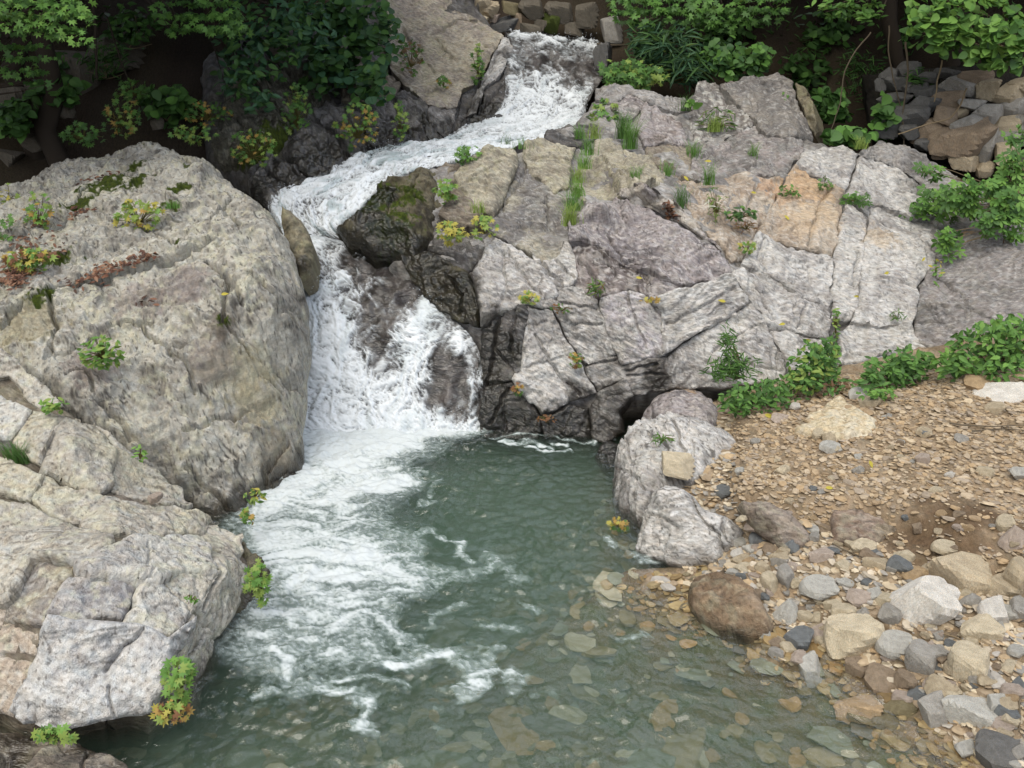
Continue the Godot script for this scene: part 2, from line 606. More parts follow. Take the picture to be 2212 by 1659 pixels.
func make_surveys() -> void:
	sv_right = Survey.new([
		1034, 930, 9.55, 1275, 940, 9.45, 1290, 842, 9.7, 1124, 800, 9.75, 1118, 657, 10.2, 1030, 640, 10.25, 890, 590, 10.75, 725, 480, 11.3, 800, 530, 11.0,
		832, 373, 12.2, 923, 348, 12.3, 1054, 311, 12.3, 1171, 299, 12.8, 1240, 420, 11.8, 1060, 500, 11.05, 1225, 497, 11.1, 1190, 565, 10.5,
		1390, 400, 11.0, 1390, 640, 9.9, 1575, 590, 10.2, 1235, 500, 10.75, 1300, 440, 11.0, 1430, 760, 9.6, 1690, 815, 9.45, 1340, 840, 9.55, 1600, 560, 10.6,
		1734, 322, 13.0, 1637, 497, 11.25, 1800, 680, 10.2, 1808, 755, 9.9, 1825, 309, 13.2, 2023, 433, 12.4, 1993, 403, 12.7, 1870, 462, 11.9,
		1982, 650, 10.5, 2020, 560, 11.2, 2240, 560, 10.8, 2240, 680, 10.2, 2007, 751, 9.9, 1859, 839, 9.3, 2240, 450, 11.8,
		1516, 168, 15.0, 1684, 158, 15.5, 1758, 299, 14.0, 1510, 245, 14.3, 1570, 306, 13.5, 1480, 305, 13.4, 1393, 218, 14.5, 1289, 188, 15.0,
		1477, 208, 15.0, 1286, 302, 13.2, 1427, 370, 12.3, 1312, 437, 11.6, 1181, 276, 13.6, 1560, 430, 11.6, 1500, 480, 10.85, 850, 460, 11.4, 960, 560, 10.7,
		700, 300, 14.0, 2300, 300, 13.0, 1034, 1000, 9.3, 1700, 900, 9.2, 2300, 900, 9.0])
	sv_left = Survey.new([
		655, 1030, 8.25, 625, 1062, 8.0, 575, 1067, 7.8, 530, 1130, 7.35, 672, 640, 9.15, 672, 700, 9.0, 655, 760, 8.75, 652, 850, 8.6, 655, 950, 8.4,
		640, 500, 9.8, 610, 450, 10.3, 560, 405, 10.8, 500, 355, 11.3, 455, 320, 11.7, 410, 305, 12.0, 330, 285, 12.7, 200, 315, 12.4, 100, 350, 12.0, -60, 400, 11.2,
		-60, 640, 8.5, 0, 630, 8.6, 170, 602, 8.85, 300, 560, 9.05, 370, 540, 9.15, 470, 500, 9.3, 540, 560, 8.85, 500, 640, 8.45, 600, 640, 8.7,
		300, 800, 8.0, 450, 900, 7.9, 480, 700, 8.25, 150, 700, 8.2, -60, 745, 7.8, 77, 812, 7.5, 134, 855, 7.35, 250, 956, 7.25, 289, 996, 7.3, 400, 1045, 7.4, 423, 1085, 7.3,
		560, 950, 8.1, 560, 780, 8.4, 250, 440, 10.4, 100, 480, 9.9, 400, 420, 10.3, -200, 500, 10.0, -200, 800, 7.5])
	sv_slab = Survey.new([
		-60, 746, 7.75, 77, 812, 7.45, 134, 855, 7.3, 202, 909, 7.1, 252, 956, 7.0, 370, 1033, 7.05, 423, 1080, 6.95, 150, 890, 6.98, 60, 886, 7.0, -60, 852, 7.2, 150, 950, 6.62, 30, 950, 6.7,
		242, 1047, 6.5, 84, 1010, 6.45, -60, 980, 6.6, 200, 1060, 6.3, 330, 1085, 6.45, 430, 1095, 6.6, 480, 1140, 6.5, 540, 1190, 6.35, -60, 1070, 6.0, 170, 1130, 5.9,
		0, 1140, 5.75, 110, 1195, 5.3, 170, 1200, 5.35, 250, 1150, 5.7, 330, 1230, 5.35, 480, 1225, 5.75, 420, 1320, 5.2, 380, 1360, 4.95, 104, 1334, 4.75, 256, 1338, 4.85, 210, 1235, 5.12,
		-60, 1300, 5.0, 0, 1530, 4.45, 20, 1540, 4.42, 60, 1572, 4.32, 111, 1573, 4.3, 240, 1550, 4.4, 325, 1540, 4.5, 360, 1470, 4.62, 530, 1290, 5.9, 525, 1332, 5.75, 465, 1390, 5.4, 430, 1495, 4.93, 405, 1505, 4.88, 590, 1250, 6.3, 585, 1295, 6.05,
		-60, 1600, 4.3, 40, 1320, 4.85, 100, 1250, 5.05])
	sv_far = Survey.new([
		835, -10, 18.4, 945, -10, 18.8, 1085, 75, 18.0, 1055, 125, 17.3, 995, 190, 16.6, 978, 275, 15.8, 912, 235, 15.8, 870, 185, 16.4, 840, 80, 17.5,
		1107, 111, 17.6, 1045, 190, 16.8, 1010, 245, 16.1, 1090, 260, 16.1, 800, 220, 15.6, 795, 310, 14.6, 880, 312, 14.9, 976, 300, 15.4, 740, 215, 15.5, 740, 290, 14.6,
		672, 228, 15.2, 620, 290, 14.0, 700, 380, 13.5, 640, 425, 12.9, 538, 376, 13.2, 520, 130, 15.5, 660, 140, 15.8, 470, 300, 13.9, 480, 220, 14.6, 560, 330, 13.7, 590, 440, 12.6, 300, 150, 16.0, 300, 320, 13.8, 1150, 0, 19.0, 500, 0, 17.5])
	sv_pool = Survey.new([
		1310, 1060, 8.15, 1312, 990, 8.5, 1330, 940, 8.75, 1360, 905, 8.9, 1400, 880, 8.95, 1450, 868, 9.0, 1500, 885, 8.8, 1560, 910, 8.5, 1605, 945, 8.2, 1590, 967, 8.05, 1530, 978, 7.9, 1490, 1000, 7.72,
		1440, 1010, 7.7, 1420, 1040, 7.55, 1380, 1060, 7.6, 1345, 1116, 7.5, 1315, 1096, 7.75, 1400, 960, 8.1, 1470, 930, 8.3, 1362, 1150, 7.2, 1365, 1190, 6.9, 1385, 1100, 7.25, 1400, 1060, 7.3, 1470, 1045, 7.15,
		1500, 1080, 6.95, 1590, 1130, 6.8, 1580, 1165, 6.7, 1550, 1200, 6.6, 1470, 1222, 6.58, 1430, 1212, 6.65, 1450, 1110, 6.85, 1390, 870, 9.2, 1410, 838, 9.5, 1450, 828, 9.6, 1500, 830, 9.6, 1545, 850, 9.4, 1560, 885, 9.0])


func foliation(angle: float, back := 0.15) -> Vector3:   # dip angle below the horizontal, towards the right
	return Vector3(cos(angle), -sin(angle), back)


func build_left() -> void:
	var b := thing("boulder", "huge tan lichen-covered boulder with mossy top filling the left side", "boulder", Vector3.ZERO)
	var moss := []
	for q in [[240, 410, 0.5], [310, 395, 0.22], [170, 445, 0.25], [385, 405, 0.2], [120, 560, 0.25], [340, 295, 0.35], [395, 365, 0.12], [60, 560, 0.3], [485, 690, 0.13], [190, 560, 0.12], [300, 365, 0.2], [90, 640, 0.2], [370, 443, 0.14], [500, 370, 0.15], [375, 520, 0.1]]:
		moss.append([at(q[0], q[1], sv_left.read(Vector2(q[0], q[1]))), q[2]])
	var stain := []
	for q in [[400, 610, 0.35, col(142, 130, 128)], [300, 650, 0.3, col(148, 136, 132)], [520, 800, 0.4, col(176, 168, 142)], [60, 690, 0.4, col(150, 140, 110)], [460, 780, 0.3, col(142, 132, 126)], [560, 870, 0.35, col(172, 164, 138)], [200, 780, 0.3, col(150, 138, 132)], [480, 700, 0.22, col(96, 86, 78)], [610, 990, 0.35, col(140, 130, 112)], [110, 600, 0.3, col(160, 155, 150)], [330, 900, 0.3, col(180, 176, 166)]]:
		stain.append([at(q[0], q[1], sv_left.read(Vector2(q[0], q[1]))), q[2], q[3]])
	block(sv_left, [-240, 400, 0, 385, 100, 350, 200, 315, 330, 285, 375, 300, 410, 305, 455, 320, 500, 355, 560, 405, 610, 450, 640, 500, 655, 560, 672, 620, 675, 680, 658, 760, 652, 850, 655, 950, 662, 1015, 650, 1045, 620, 1066, 575, 1068, 545, 1095, 528, 1140, 470, 1125, 423, 1082, 370, 1040, 289, 1000, 252, 960, 202, 912, 158, 884, 134, 858, 77, 814, 0, 750, -240, 720],
		with(L.boulder, {"moss": moss, "stain": stain, "wet": 0.16}), {"bw": 0.42, "bd": 0.5, "thick": 1.6, "rough": 0.045, "edge": 0.03, "soft": 2, "pits": 0.014, "ledge": 0.04, "grain": 1.6, "lattice": 400.0, "fol": Vector3(1, 0.12, 0.2),
		"cracks": [[0.047, 0.105, 488, 585, 484, 650, 478, 690, 500, 720, 540, 770], [0.041, 0.075, 360, 745, 410, 790, 420, 850], [0.041, 0.090, 110, 640, 120, 700, 95, 760], [0.068, 0.135, 0, 690, 60, 640, 170, 612, 330, 560, 470, 500],
		[0.041, 0.075, 210, 850, 270, 910, 275, 930], [0.041, 0.075, 520, 1110, 470, 1060, 400, 1000], [0.034, 0.075, 560, 1060, 590, 1010, 640, 990], [0.054, 0.105, 430, 480, 520, 490, 490, 440], [0.041, 0.075, 590, 790, 620, 812, 650, 808], [0.041, 0.060, 280, 480, 380, 520, 460, 510],
		[0.034, 0.060, 590, 660, 640, 680], [0.041, 0.075, 140, 800, 190, 790, 200, 830], [0.034, 0.060, 520, 740, 560, 800, 610, 840], [0.041, 0.075, 60, 470, 160, 440, 260, 380], [0.041, 0.075, 0, 540, 90, 490, 140, 470], [0.04, 0.09, 540, 590, 600, 640, 660, 650], [0.035, 0.08, 300, 700, 360, 745, 400, 730], [0.04, 0.08, 440, 560, 490, 590, 520, 650], [0.035, 0.07, 90, 760, 160, 740, 240, 700, 330, 690], [0.04, 0.08, 620, 930, 580, 1000, 560, 1060], [0.035, 0.07, 400, 930, 470, 900, 540, 880], [0.04, 0.09, 330, 470, 420, 470, 500, 420]]}, b, "boulder_body")
	var s := thing("boulder", "small dark brown rock wedged behind the huge boulder beside the cascade", "boulder", Vector3.ZERO)
	block(Survey.new([600, 430, 10.2, 690, 500, 10.0, 640, 600, 9.7, 680, 590, 9.8]), [600, 430, 633, 452, 656, 480, 668, 510, 674, 552, 666, 588, 640, 600, 610, 520], with(L.olive, {"wet_spots": [[at(665, 560, 9.8), 0.3]]}), {"bw": 0.2, "bd": 0.2, "thick": 0.8, "rough": 0.05}, s, "boulder_body")

	var o := thing("rock_outcrop", "pale grey jointed slabs of bedrock in the lower left, jutting over the pool", "rock outcrop", Vector3.ZERO)
	var f := foliation(0.5)
	var tan_ := with(L.slab, {"a": col(194, 188, 176), "b": col(170, 164, 154)})
	var ochre := with(L.slab, {"a": col(190, 183, 164), "b": col(178, 172, 162)})
	block(sv_slab, [-240, 750, 0, 755, 134, 862, 252, 965, 424, 1090, 540, 1195, 588, 1255, 584, 1292, 525, 1330, 465, 1392, 428, 1496, 330, 1530, 111, 1560, -240, 1540], with(L.brown, {"a": col(120, 112, 98)}), {"auto": false, "dz": 0.09, "bw": 0.2, "bd": 0.3, "thick": 1.2, "rough": 0.05, "cell": 0.04, "fol": f}, o, "bedrock_core")
	var list := [
		[[-240, 735, 0, 750, 77, 817, 134, 868, 88, 878, 22, 812, -240, 790], tan_, {"tilt": [0.02, 0.0]}],
		[[-240, 840, 0, 852, 64, 884, 46, 915, 22, 948, -240, 960], L.slab, {"dz": -0.05}],
		[[67, 886, 100, 885, 141, 894, 128, 906, 84, 1000, 60, 985, 24, 953], ochre, {"dz": -0.02}],
		[[141, 894, 202, 914, 252, 966, 248, 1010, 242, 1045, 215, 1056, 188, 1054, 84, 1008, 128, 910], ochre, {"dz": -0.06, "tilt": [-0.04, 0.0], "bw": 0.045, "bd": 0.045}],
		[[252, 970, 290, 985, 345, 1015, 396, 1050, 424, 1086, 360, 1090, 300, 1070, 245, 1056], ochre, {"dz": 0.0}],
		[[202, 905, 252, 953, 300, 985, 290, 990, 250, 965], tan_, {"dz": 0.0}],
		[[-240, 975, 0, 982, 42, 1001, 84, 1022, 62, 1075, 66, 1080, 0, 1062, -240, 1060], ochre, {"dz": -0.03}],
		[[84, 1022, 130, 1040, 200, 1062, 218, 1066, 172, 1128, 120, 1112, 62, 1078], ochre, {"dz": 0.0}],
		[[180, 1106, 222, 1066, 330, 1086, 430, 1098, 462, 1120, 440, 1140, 330, 1150, 240, 1148, 190, 1138, 168, 1130], ochre, {"dz": -0.04, "bw": 0.045, "bd": 0.045}],
		[[-240, 1062, 0, 1072, 62, 1084, 120, 1116, 170, 1134, 235, 1152, 235, 1170, 168, 1204, 111, 1195, 64, 1204, 44, 1238, 17, 1284, 0, 1290, -240, 1290], tan_, {"dz": -0.08, "bw": 0.045, "bd": 0.045}],
		[[64, 1204, 111, 1195, 171, 1204, 145, 1248, 124, 1268, 98, 1340, 7, 1338, 13, 1308, 44, 1240], with(L.slab, {"a": col(150, 144, 140), "b": col(160, 150, 132)}), {"dz": 0.06}],
		[[-240, 1294, 0, 1296, 13, 1310, 7, 1342, 97, 1342, 67, 1436, 48, 1490, 17, 1540, -240, 1530], with(L.slab, {"a": col(196, 184, 170), "b": col(186, 172, 158)}), {"dz": 0.03, "tilt": [0.05, 0.0], "cracks": [[0.03, 0.05, 0, 1410, 60, 1420, 70, 1440]]}],
		[[144, 1248, 202, 1232, 329, 1237, 300, 1268, 262, 1336, 215, 1328, 168, 1342, 110, 1322, 124, 1272], with(L.slab, {"a": col(150, 147, 148)}), {"dz": 0.02, "tilt": [0.03, -0.03]}],
		[[235, 1168, 322, 1153, 440, 1148, 476, 1222, 393, 1223, 356, 1254, 329, 1236, 208, 1230, 168, 1206], L.slab, {"dz": -0.06, "bw": 0.045, "bd": 0.045}],
		[[329, 1240, 353, 1257, 390, 1286, 421, 1323, 366, 1374, 322, 1354, 268, 1339, 302, 1272], L.slab, {"dz": -0.02, "bw": 0.045, "bd": 0.045}],
		[[356, 1258, 393, 1224, 478, 1228, 430, 1306, 421, 1320, 391, 1284], tan_, {"dz": 0.0}],
		[[104, 1332, 160, 1342, 190, 1336, 262, 1340, 323, 1356, 367, 1378, 421, 1325, 396, 1385, 346, 1482, 323, 1540, 300, 1546, 240, 1550, 160, 1568, 111, 1575, 48, 1554, 20, 1538, 67, 1440, 100, 1345], with(L.slab, {"a": col(198, 196, 194), "b": col(182, 180, 179), "lichen": col(214, 213, 210)}), {"dz": -0.1, "bw": 0.045, "bd": 0.045, "thick": 0.75, "rough": 0.03, "cracks": [[0.025, 0.04, 225, 1450, 270, 1400, 310, 1360], [0.02, 0.03, 250, 1545, 240, 1480]]}],
		[[440, 1146, 452, 1130, 490, 1142, 524, 1166, 538, 1232, 522, 1304, 504, 1340, 468, 1382, 436, 1350, 432, 1306, 478, 1230], tan_, {"dz": 0.02, "bw": 0.045, "bd": 0.045, "cracks": [[0.03, 0.06, 480, 1225, 440, 1310], [0.025, 0.05, 460, 1180, 520, 1220]]}],
		[[424, 1328, 434, 1350, 466, 1385, 466, 1400, 447, 1460, 424, 1500, 404, 1508, 380, 1480, 392, 1400], with(tan_, {"wet": 0.0}), {"dz": 0.0, "bw": 0.045, "bd": 0.045, "cracks": [[0.03, 0.06, 440, 1370, 400, 1440]]}],
		[[526, 1168, 560, 1200, 590, 1248, 588, 1300, 560, 1312, 520, 1330, 512, 1300, 540, 1232], with(L.olive, {"wet": 0.1}), {"dz": 0.1, "bw": 0.045, "bd": 0.045}],
	]
	for e in list:
		var oo: Dictionary = e[2]
		if not oo.has("fol"):
			oo.fol = f
		oo.grow = 0.012
		oo.merge({"rough": 0.022, "ledge": 0.013, "pits": 0.008})
		block(sv_slab, e[0], e[1], oo, o)
	var low := thing("boulder", "half-sunk brown rock at the water's edge under the front slab", "boulder", Vector3.ZERO)
	block(Survey.new([-60, 1560, 4.35, 60, 1575, 4.4, 300, 1600, 4.25, 250, 1680, 3.9, -60, 1700, 3.7, 150, 1590, 4.3]), [-60, 1555, 40, 1570, 120, 1590, 200, 1610, 270, 1640, 300, 1690, -60, 1720], with(L.brown, {"wet": 0.13}), {"bw": 0.045, "bd": 0.045, "thick": 0.5, "fol": f, "dz": 0.05}, low, "boulder_body")


func build_right() -> void:
	var f := foliation(0.42)
	var up := foliation(-0.35)
	var o := thing("rock_outcrop", "large grey outcrop of jointed schist right of the waterfall", "rock outcrop", Vector3.ZERO)
	var wet_low := []
	for q in [[1060, 900, 0.5], [1050, 800, 0.4], [1200, 920, 0.35], [1290, 880, 0.3], [1090, 760, 0.3], [1240, 850, 0.25], [1150, 930, 0.4], [1040, 700, 0.35], [970, 640, 0.5], [920, 580, 0.5], [1330, 870, 0.35], [1420, 820, 0.25]]:
		wet_low.append([at(q[0], q[1], sv_right.read(Vector2(q[0], q[1]))), q[2]])
	var pale := with(L.pale, {"wet": 0.12, "wet_spots": wet_low})
	var purple := with(L.purple, {"wet_spots": wet_low})
	var grey := with(L.grey, {"wet_spots": wet_low})
	var brown := with(L.brown, {"wet_spots": wet_low})
	var stain := []
	for q in [[1740, 400, 0.45, col(210, 176, 138)], [1700, 420, 0.3, col(200, 164, 130)], [1660, 400, 0.2, col(194, 160, 132)], [1770, 460, 0.4, col(208, 186, 158)], [1720, 480, 0.35, col(204, 182, 156)], [1900, 520, 0.3, col(202, 184, 160)], [2080, 500, 0.2, col(190, 150, 104)]]:
		stain.append([at(q[0], q[1], sv_right.read(Vector2(q[0], q[1]))), q[2], q[3]])
	var orange := with(L.orange, {"stain": stain})
	var pstain := with(pale, {"stain": stain})
	var moss_n := []
	for q in [[800, 440, 0.5], [850, 500, 0.4], [880, 430, 0.3]]:
		moss_n.append([at(q[0], q[1], sv_right.read(Vector2(q[0], q[1]))), q[2]])
	var wet_n := []
	for q in [[760, 470, 0.45], [800, 500, 0.45], [850, 520, 0.4], [900, 540, 0.45], [830, 430, 0.3]]:
		wet_n.append([at(q[0], q[1], sv_right.read(Vector2(q[0], q[1]))), q[2]])
	block(sv_right, [760, 470, 832, 380, 923, 356, 1054, 320, 1171, 305, 1290, 200, 1477, 215, 1516, 180, 1684, 165, 1758, 305, 1855, 335, 2020, 440, 2240, 470, 2240, 700, 2000, 780, 1860, 845, 1700, 840, 1340, 860, 1275, 945, 1034, 935, 1025, 720, 890, 620, 800, 535], with(L.grey, {}), {"dz": 0.12, "auto": false, "bw": 0.2, "bd": 0.3, "thick": 1.5, "rough": 0.06, "cell": 0.05, "fol": f, "lattice": 60.0}, o, "bedrock_core")
	var list := [
		# the dark wet nose by the cascade
		[[723, 483, 778, 433, 812, 402, 812, 388, 832, 373, 882, 366, 899, 350, 923, 346, 941, 356, 944, 386, 936, 420, 940, 450, 933, 480, 916, 514, 900, 560, 880, 556, 850, 540, 800, 534, 750, 512], with(L.nose, {"wet_spots": wet_n, "moss": moss_n}), {"dz": -0.1, "bw": 0.22, "bd": 0.24, "thick": 1.2, "rough": 0.07, "cracks": [[0.035, 0.06, 830, 400, 880, 420, 900, 380], [0.03, 0.05, 880, 420, 920, 440], [0.03, 0.05, 850, 420, 830, 460]]}],
		[[862, 552, 896, 560, 925, 540, 960, 560, 1010, 590, 1034, 640, 1032, 705, 1010, 695, 970, 682, 930, 655, 895, 612], with(L.nose, {"wet_spots": wet_n + wet_low}), {"dz": 0.0, "bw": 0.035, "bd": 0.035, "rough": 0.06, "cracks": [[0.03, 0.06, 960, 590, 1000, 640, 990, 680]]}],
		[[943, 360, 963, 346, 990, 352, 1000, 370, 983, 400, 966, 392, 946, 405], brown, {"dz": 0.05}],
		[[936, 425, 946, 408, 964, 396, 984, 404, 966, 426, 952, 462, 938, 470], with(L.nose, {}), {"dz": 0.15}],
		[[980, 368, 1010, 340, 1037, 322, 1054, 309, 1104, 314, 1121, 329, 1114, 363, 1084, 433, 1070, 462, 1030, 447, 990, 402], L.yellow, {"dz": -0.1, "bw": 0.08, "bd": 0.07, "rough": 0.05, "cracks": [[0.02, 0.04, 1000, 400, 1050, 365, 1090, 350]]}],
		[[966, 425, 989, 404, 1027, 443, 1047, 472, 1037, 478, 990, 482, 950, 466], L.brown, {"dz": -0.12, "tilt": [0.05, -0.05]}],
		[[930, 484, 950, 468, 990, 484, 1045, 482, 1062, 502, 1040, 552, 1010, 588, 960, 556, 925, 536], with(L.dark, {"wet_spots": wet_low}), {"dz": 0.12}],
		[[1136, 306, 1171, 297, 1238, 320, 1234, 360, 1230, 396, 1198, 413, 1161, 383, 1133, 340], L.yellow, {"dz": -0.05, "tilt": [-0.05, 0.04], "rough": 0.05, "cracks": [[0.02, 0.03, 1150, 345, 1230, 350]]}],
		[[1121, 333, 1134, 342, 1161, 390, 1198, 420, 1228, 424, 1228, 497, 1212, 545, 1190, 562, 1150, 547, 1062, 502, 1050, 480, 1087, 450, 1114, 366], with(grey, {"a": col(172, 166, 152)}), {"dz": 0.0, "rough": 0.055, "cracks": [[0.03, 0.05, 1062, 460, 1120, 400, 1140, 350], [0.025, 0.04, 1100, 500, 1160, 480, 1200, 520], [0.03, 0.05, 1180, 425, 1185, 500]]}],
		[[1016, 590, 1040, 555, 1062, 505, 1110, 530, 1150, 550, 1180, 590, 1204, 630, 1180, 640, 1138, 650, 1118, 655, 1081, 668, 1040, 700, 1034, 640], pale, {"dz": -0.12, "bw": 0.08, "bd": 0.07, "rough": 0.05, "cracks": [[0.02, 0.04, 1095, 540, 1140, 610, 1170, 640]]}],
		[[1150, 548, 1190, 565, 1214, 548, 1232, 510, 1240, 560, 1244, 600, 1236, 612, 1204, 628, 1180, 590], pale, {"dz": -0.06, "tilt": [0.04, 0.0], "cracks": [[0.025, 0.05, 1165, 560, 1235, 640], [0.025, 0.05, 1200, 560, 1240, 600]]}],
		[[1036, 745, 1042, 702, 1081, 672, 1118, 658, 1136, 664, 1130, 740, 1124, 802, 1107, 820, 1050, 834, 1036, 800], with(L.dark, {"wet_spots": wet_low}), {"dz": 0.0, "tilt": [-0.12, 0.0], "cracks": [[0.03, 0.07, 1080, 672, 1064, 760, 1050, 832], [0.03, 0.06, 1112, 660, 1100, 760], [0.025, 0.05, 1064, 740, 1105, 800]]}],
		[[1138, 664, 1195, 671, 1205, 697, 1225, 741, 1245, 775, 1259, 795, 1289, 842, 1259, 855, 1171, 896, 1128, 849, 1109, 820, 1128, 802], pale, {"dz": -0.1, "bw": 0.035, "bd": 0.035, "cracks": [[0.02, 0.05, 1160, 720, 1190, 780, 1215, 820, 1255, 850], [0.015, 0.03, 1135, 700, 1205, 695], [0.015, 0.03, 1130, 790, 1215, 775]]}],
		[[1036, 906, 1050, 836, 1107, 823, 1131, 853, 1168, 899, 1168, 948, 1070, 952, 1034, 945], with(L.dark, {"wet_spots": wet_low, "wet": 0.3}), {"dz": -0.05, "bw": 0.035, "bd": 0.035, "cracks": [[0.025, 0.05, 1060, 915, 1085, 860, 1100, 840]]}],
		[[1171, 900, 1228, 876, 1272, 882, 1280, 950, 1175, 950], with(L.dark, {"wet_spots": wet_low, "wet": 0.25}), {"dz": -0.08, "bw": 0.035, "bd": 0.035}],
		[[1276, 884, 1290, 846, 1319, 832, 1349, 815, 1372, 850, 1330, 890, 1340, 930, 1310, 955, 1282, 948], with(L.grey, {"wet": 0.35, "wet_spots": wet_low}), {"dz": -0.08, "bw": 0.035, "bd": 0.035}],
		[[1141, 650, 1180, 642, 1232, 614, 1262, 630, 1289, 646, 1296, 681, 1319, 741, 1328, 761, 1300, 780, 1272, 787, 1249, 768, 1222, 724, 1205, 687, 1195, 666, 1145, 660], pale, {"dz": -0.03, "tilt": [0.02, 0.02], "cracks": [[0.025, 0.05, 1195, 645, 1240, 660, 1290, 665], [0.02, 0.04, 1230, 700, 1300, 700]]}],
		[[1230, 484, 1262, 442, 1330, 418, 1352, 428, 1390, 445, 1440, 470, 1500, 500, 1545, 530, 1562, 556, 1578, 588, 1545, 602, 1470, 606, 1425, 600, 1400, 580, 1340, 560, 1290, 520, 1250, 520, 1236, 520], purple, {"dz": -0.16, "bw": 0.035, "bd": 0.035, "thick": 0.8, "rough": 0.05, "fol": foliation(0.55), "cracks": [[0.025, 0.05, 1310, 500, 1345, 555, 1400, 590], [0.02, 0.04, 1300, 450, 1330, 500]]}],
		[[1330, 416, 1352, 404, 1392, 396, 1442, 428, 1500, 474, 1560, 545, 1545, 528, 1500, 497, 1440, 466, 1390, 441, 1352, 424], with(purple, {"a": col(186, 178, 168)}), {"dz": 0.0, "bw": 0.08, "fol": foliation(0.55)}],
		[[1236, 524, 1290, 524, 1340, 564, 1400, 585, 1420, 604, 1400, 640, 1362, 622, 1330, 628, 1296, 642, 1262, 628, 1242, 606, 1240, 560], with(purple, {"a": col(150, 140, 138), "b": col(98, 90, 88)}), {"dz": -0.02, "rough": 0.055, "cracks": [[0.03, 0.06, 1250, 560, 1290, 600, 1300, 640], [0.025, 0.05, 1290, 540, 1330, 590]]}],
		[[1400, 586, 1425, 602, 1470, 609, 1545, 604, 1575, 596, 1540, 606, 1470, 618, 1420, 650, 1402, 640], purple, {"dz": -0.04}],
		[[1296, 646, 1330, 632, 1362, 626, 1402, 644, 1432, 668, 1436, 720, 1432, 766, 1400, 772, 1340, 786, 1330, 762, 1320, 740, 1298, 684], with(pale, {"a": col(190, 184, 188)}), {"dz": -0.08, "bw": 0.035, "bd": 0.035, "cracks": [[0.018, 0.04, 1350, 632, 1372, 690, 1395, 750], [0.02, 0.05, 1410, 650, 1432, 690]]}],
		[[1408, 645, 1470, 620, 1540, 608, 1580, 592, 1608, 626, 1620, 648, 1600, 664, 1510, 715, 1436, 762, 1434, 672], pale, {"dz": -0.08, "bw": 0.035, "bd": 0.035, "fol": up, "cracks": [[0.02, 0.04, 1440, 700, 1520, 660, 1590, 620]]}],
		[[1434, 772, 1514, 720, 1604, 668, 1624, 652, 1648, 690, 1672, 732, 1702, 800, 1694, 820, 1640, 824, 1560, 832, 1470, 834, 1436, 800], pale, {"dz": -0.04, "fol": f, "cracks": [[0.02, 0.04, 1540, 760, 1600, 720, 1650, 700], [0.02, 0.04, 1620, 790, 1690, 800]]}],
		[[1330, 792, 1400, 776, 1432, 772, 1434, 802, 1470, 836, 1400, 850, 1372, 852, 1350, 818], with(grey, {"b": col(110, 104, 100)}), {"dz": 0.0, "fol": up, "cracks": [[0.025, 0.06, 1340, 800, 1420, 790], [0.02, 0.05, 1350, 815, 1430, 805]]}],
		[[1250, 776, 1272, 790, 1328, 764, 1336, 790, 1350, 816, 1318, 830, 1292, 840, 1262, 796], with(grey, {"b": col(110, 104, 100)}), {"dz": 0.02, "cracks": [[0.025, 0.06, 1262, 790, 1330, 780]]}],
		# upper terraces
		[[1286, 302, 1322, 294, 1349, 323, 1393, 329, 1427, 370, 1440, 400, 1392, 394, 1353, 402, 1312, 430, 1262, 440, 1242, 430, 1240, 400, 1249, 370, 1279, 340], L.yellow, {"dz": 0.02, "rough": 0.06, "cracks": [[0.035, 0.08, 1310, 370, 1340, 410], [0.03, 0.06, 1300, 345, 1350, 370, 1380, 390]]}],
		[[1393, 216, 1420, 235, 1450, 250, 1474, 268, 1490, 305, 1440, 302, 1395, 312, 1376, 282], with(L.purple, {"b": col(140, 130, 126)}), {"dz": -0.1, "bw": 0.035, "bd": 0.035}],
		[[1395, 316, 1440, 306, 1490, 308, 1492, 340, 1500, 385, 1440, 392, 1428, 366, 1400, 336], brown, {"dz": 0.05, "cracks": [[0.03, 0.06, 1420, 330, 1480, 390]]}],
		[[1286, 190, 1330, 182, 1373, 184, 1420, 196, 1477, 210, 1500, 222, 1500, 236, 1440, 232, 1393, 214, 1360, 200, 1330, 216, 1290, 210], L.grey, {"dz": -0.1, "bw": 0.035, "bd": 0.035}],
		[[1319, 230, 1335, 210, 1360, 203, 1391, 216, 1380, 240, 1360, 250, 1340, 246], with(L.purple, {"a": col(140, 132, 128)}), {"dz": -0.05}],
		[[1175, 300, 1181, 276, 1239, 270, 1290, 266, 1284, 300, 1240, 318, 1200, 300], with(L.dark, {}), {"dz": 0.0}],
		[[1512, 168, 1545, 172, 1590, 200, 1600, 230, 1640, 262, 1606, 280, 1560, 300, 1500, 300, 1492, 250, 1500, 200], with(L.grey, {"a": col(134, 128, 124), "lichen": col(206, 204, 198), "amounts": [0.4, 0.75, 0.5]}), {"dz": 0.0}],
		[[1556, 176, 1640, 160, 1684, 156, 1708, 171, 1718, 205, 1740, 250, 1757, 285, 1758, 300, 1704, 295, 1657, 284, 1632, 260, 1600, 226], with(L.grey, {"a": col(150, 144, 138)}), {"dz": -0.12, "bw": 0.035, "bd": 0.035, "thick": 1.0, "fol": foliation(0.1), "cracks": [[0.025, 0.04, 1620, 200, 1660, 250, 1700, 260], [0.03, 0.05, 1640, 180, 1700, 190]]}],
		[[1500, 310, 1570, 305, 1604, 284, 1632, 268, 1657, 290, 1704, 300, 1740, 309, 1726, 330, 1700, 374, 1660, 376, 1600, 372, 1540, 385, 1500, 386, 1494, 340], with(L.grey, {"a": col(158, 150, 148)}), {"dz": -0.02, "rough": 0.045, "cracks": [[0.03, 0.05, 1500, 345, 1560, 330, 1590, 310], [0.025, 0.04, 1600, 372, 1660, 350, 1700, 330]]}],
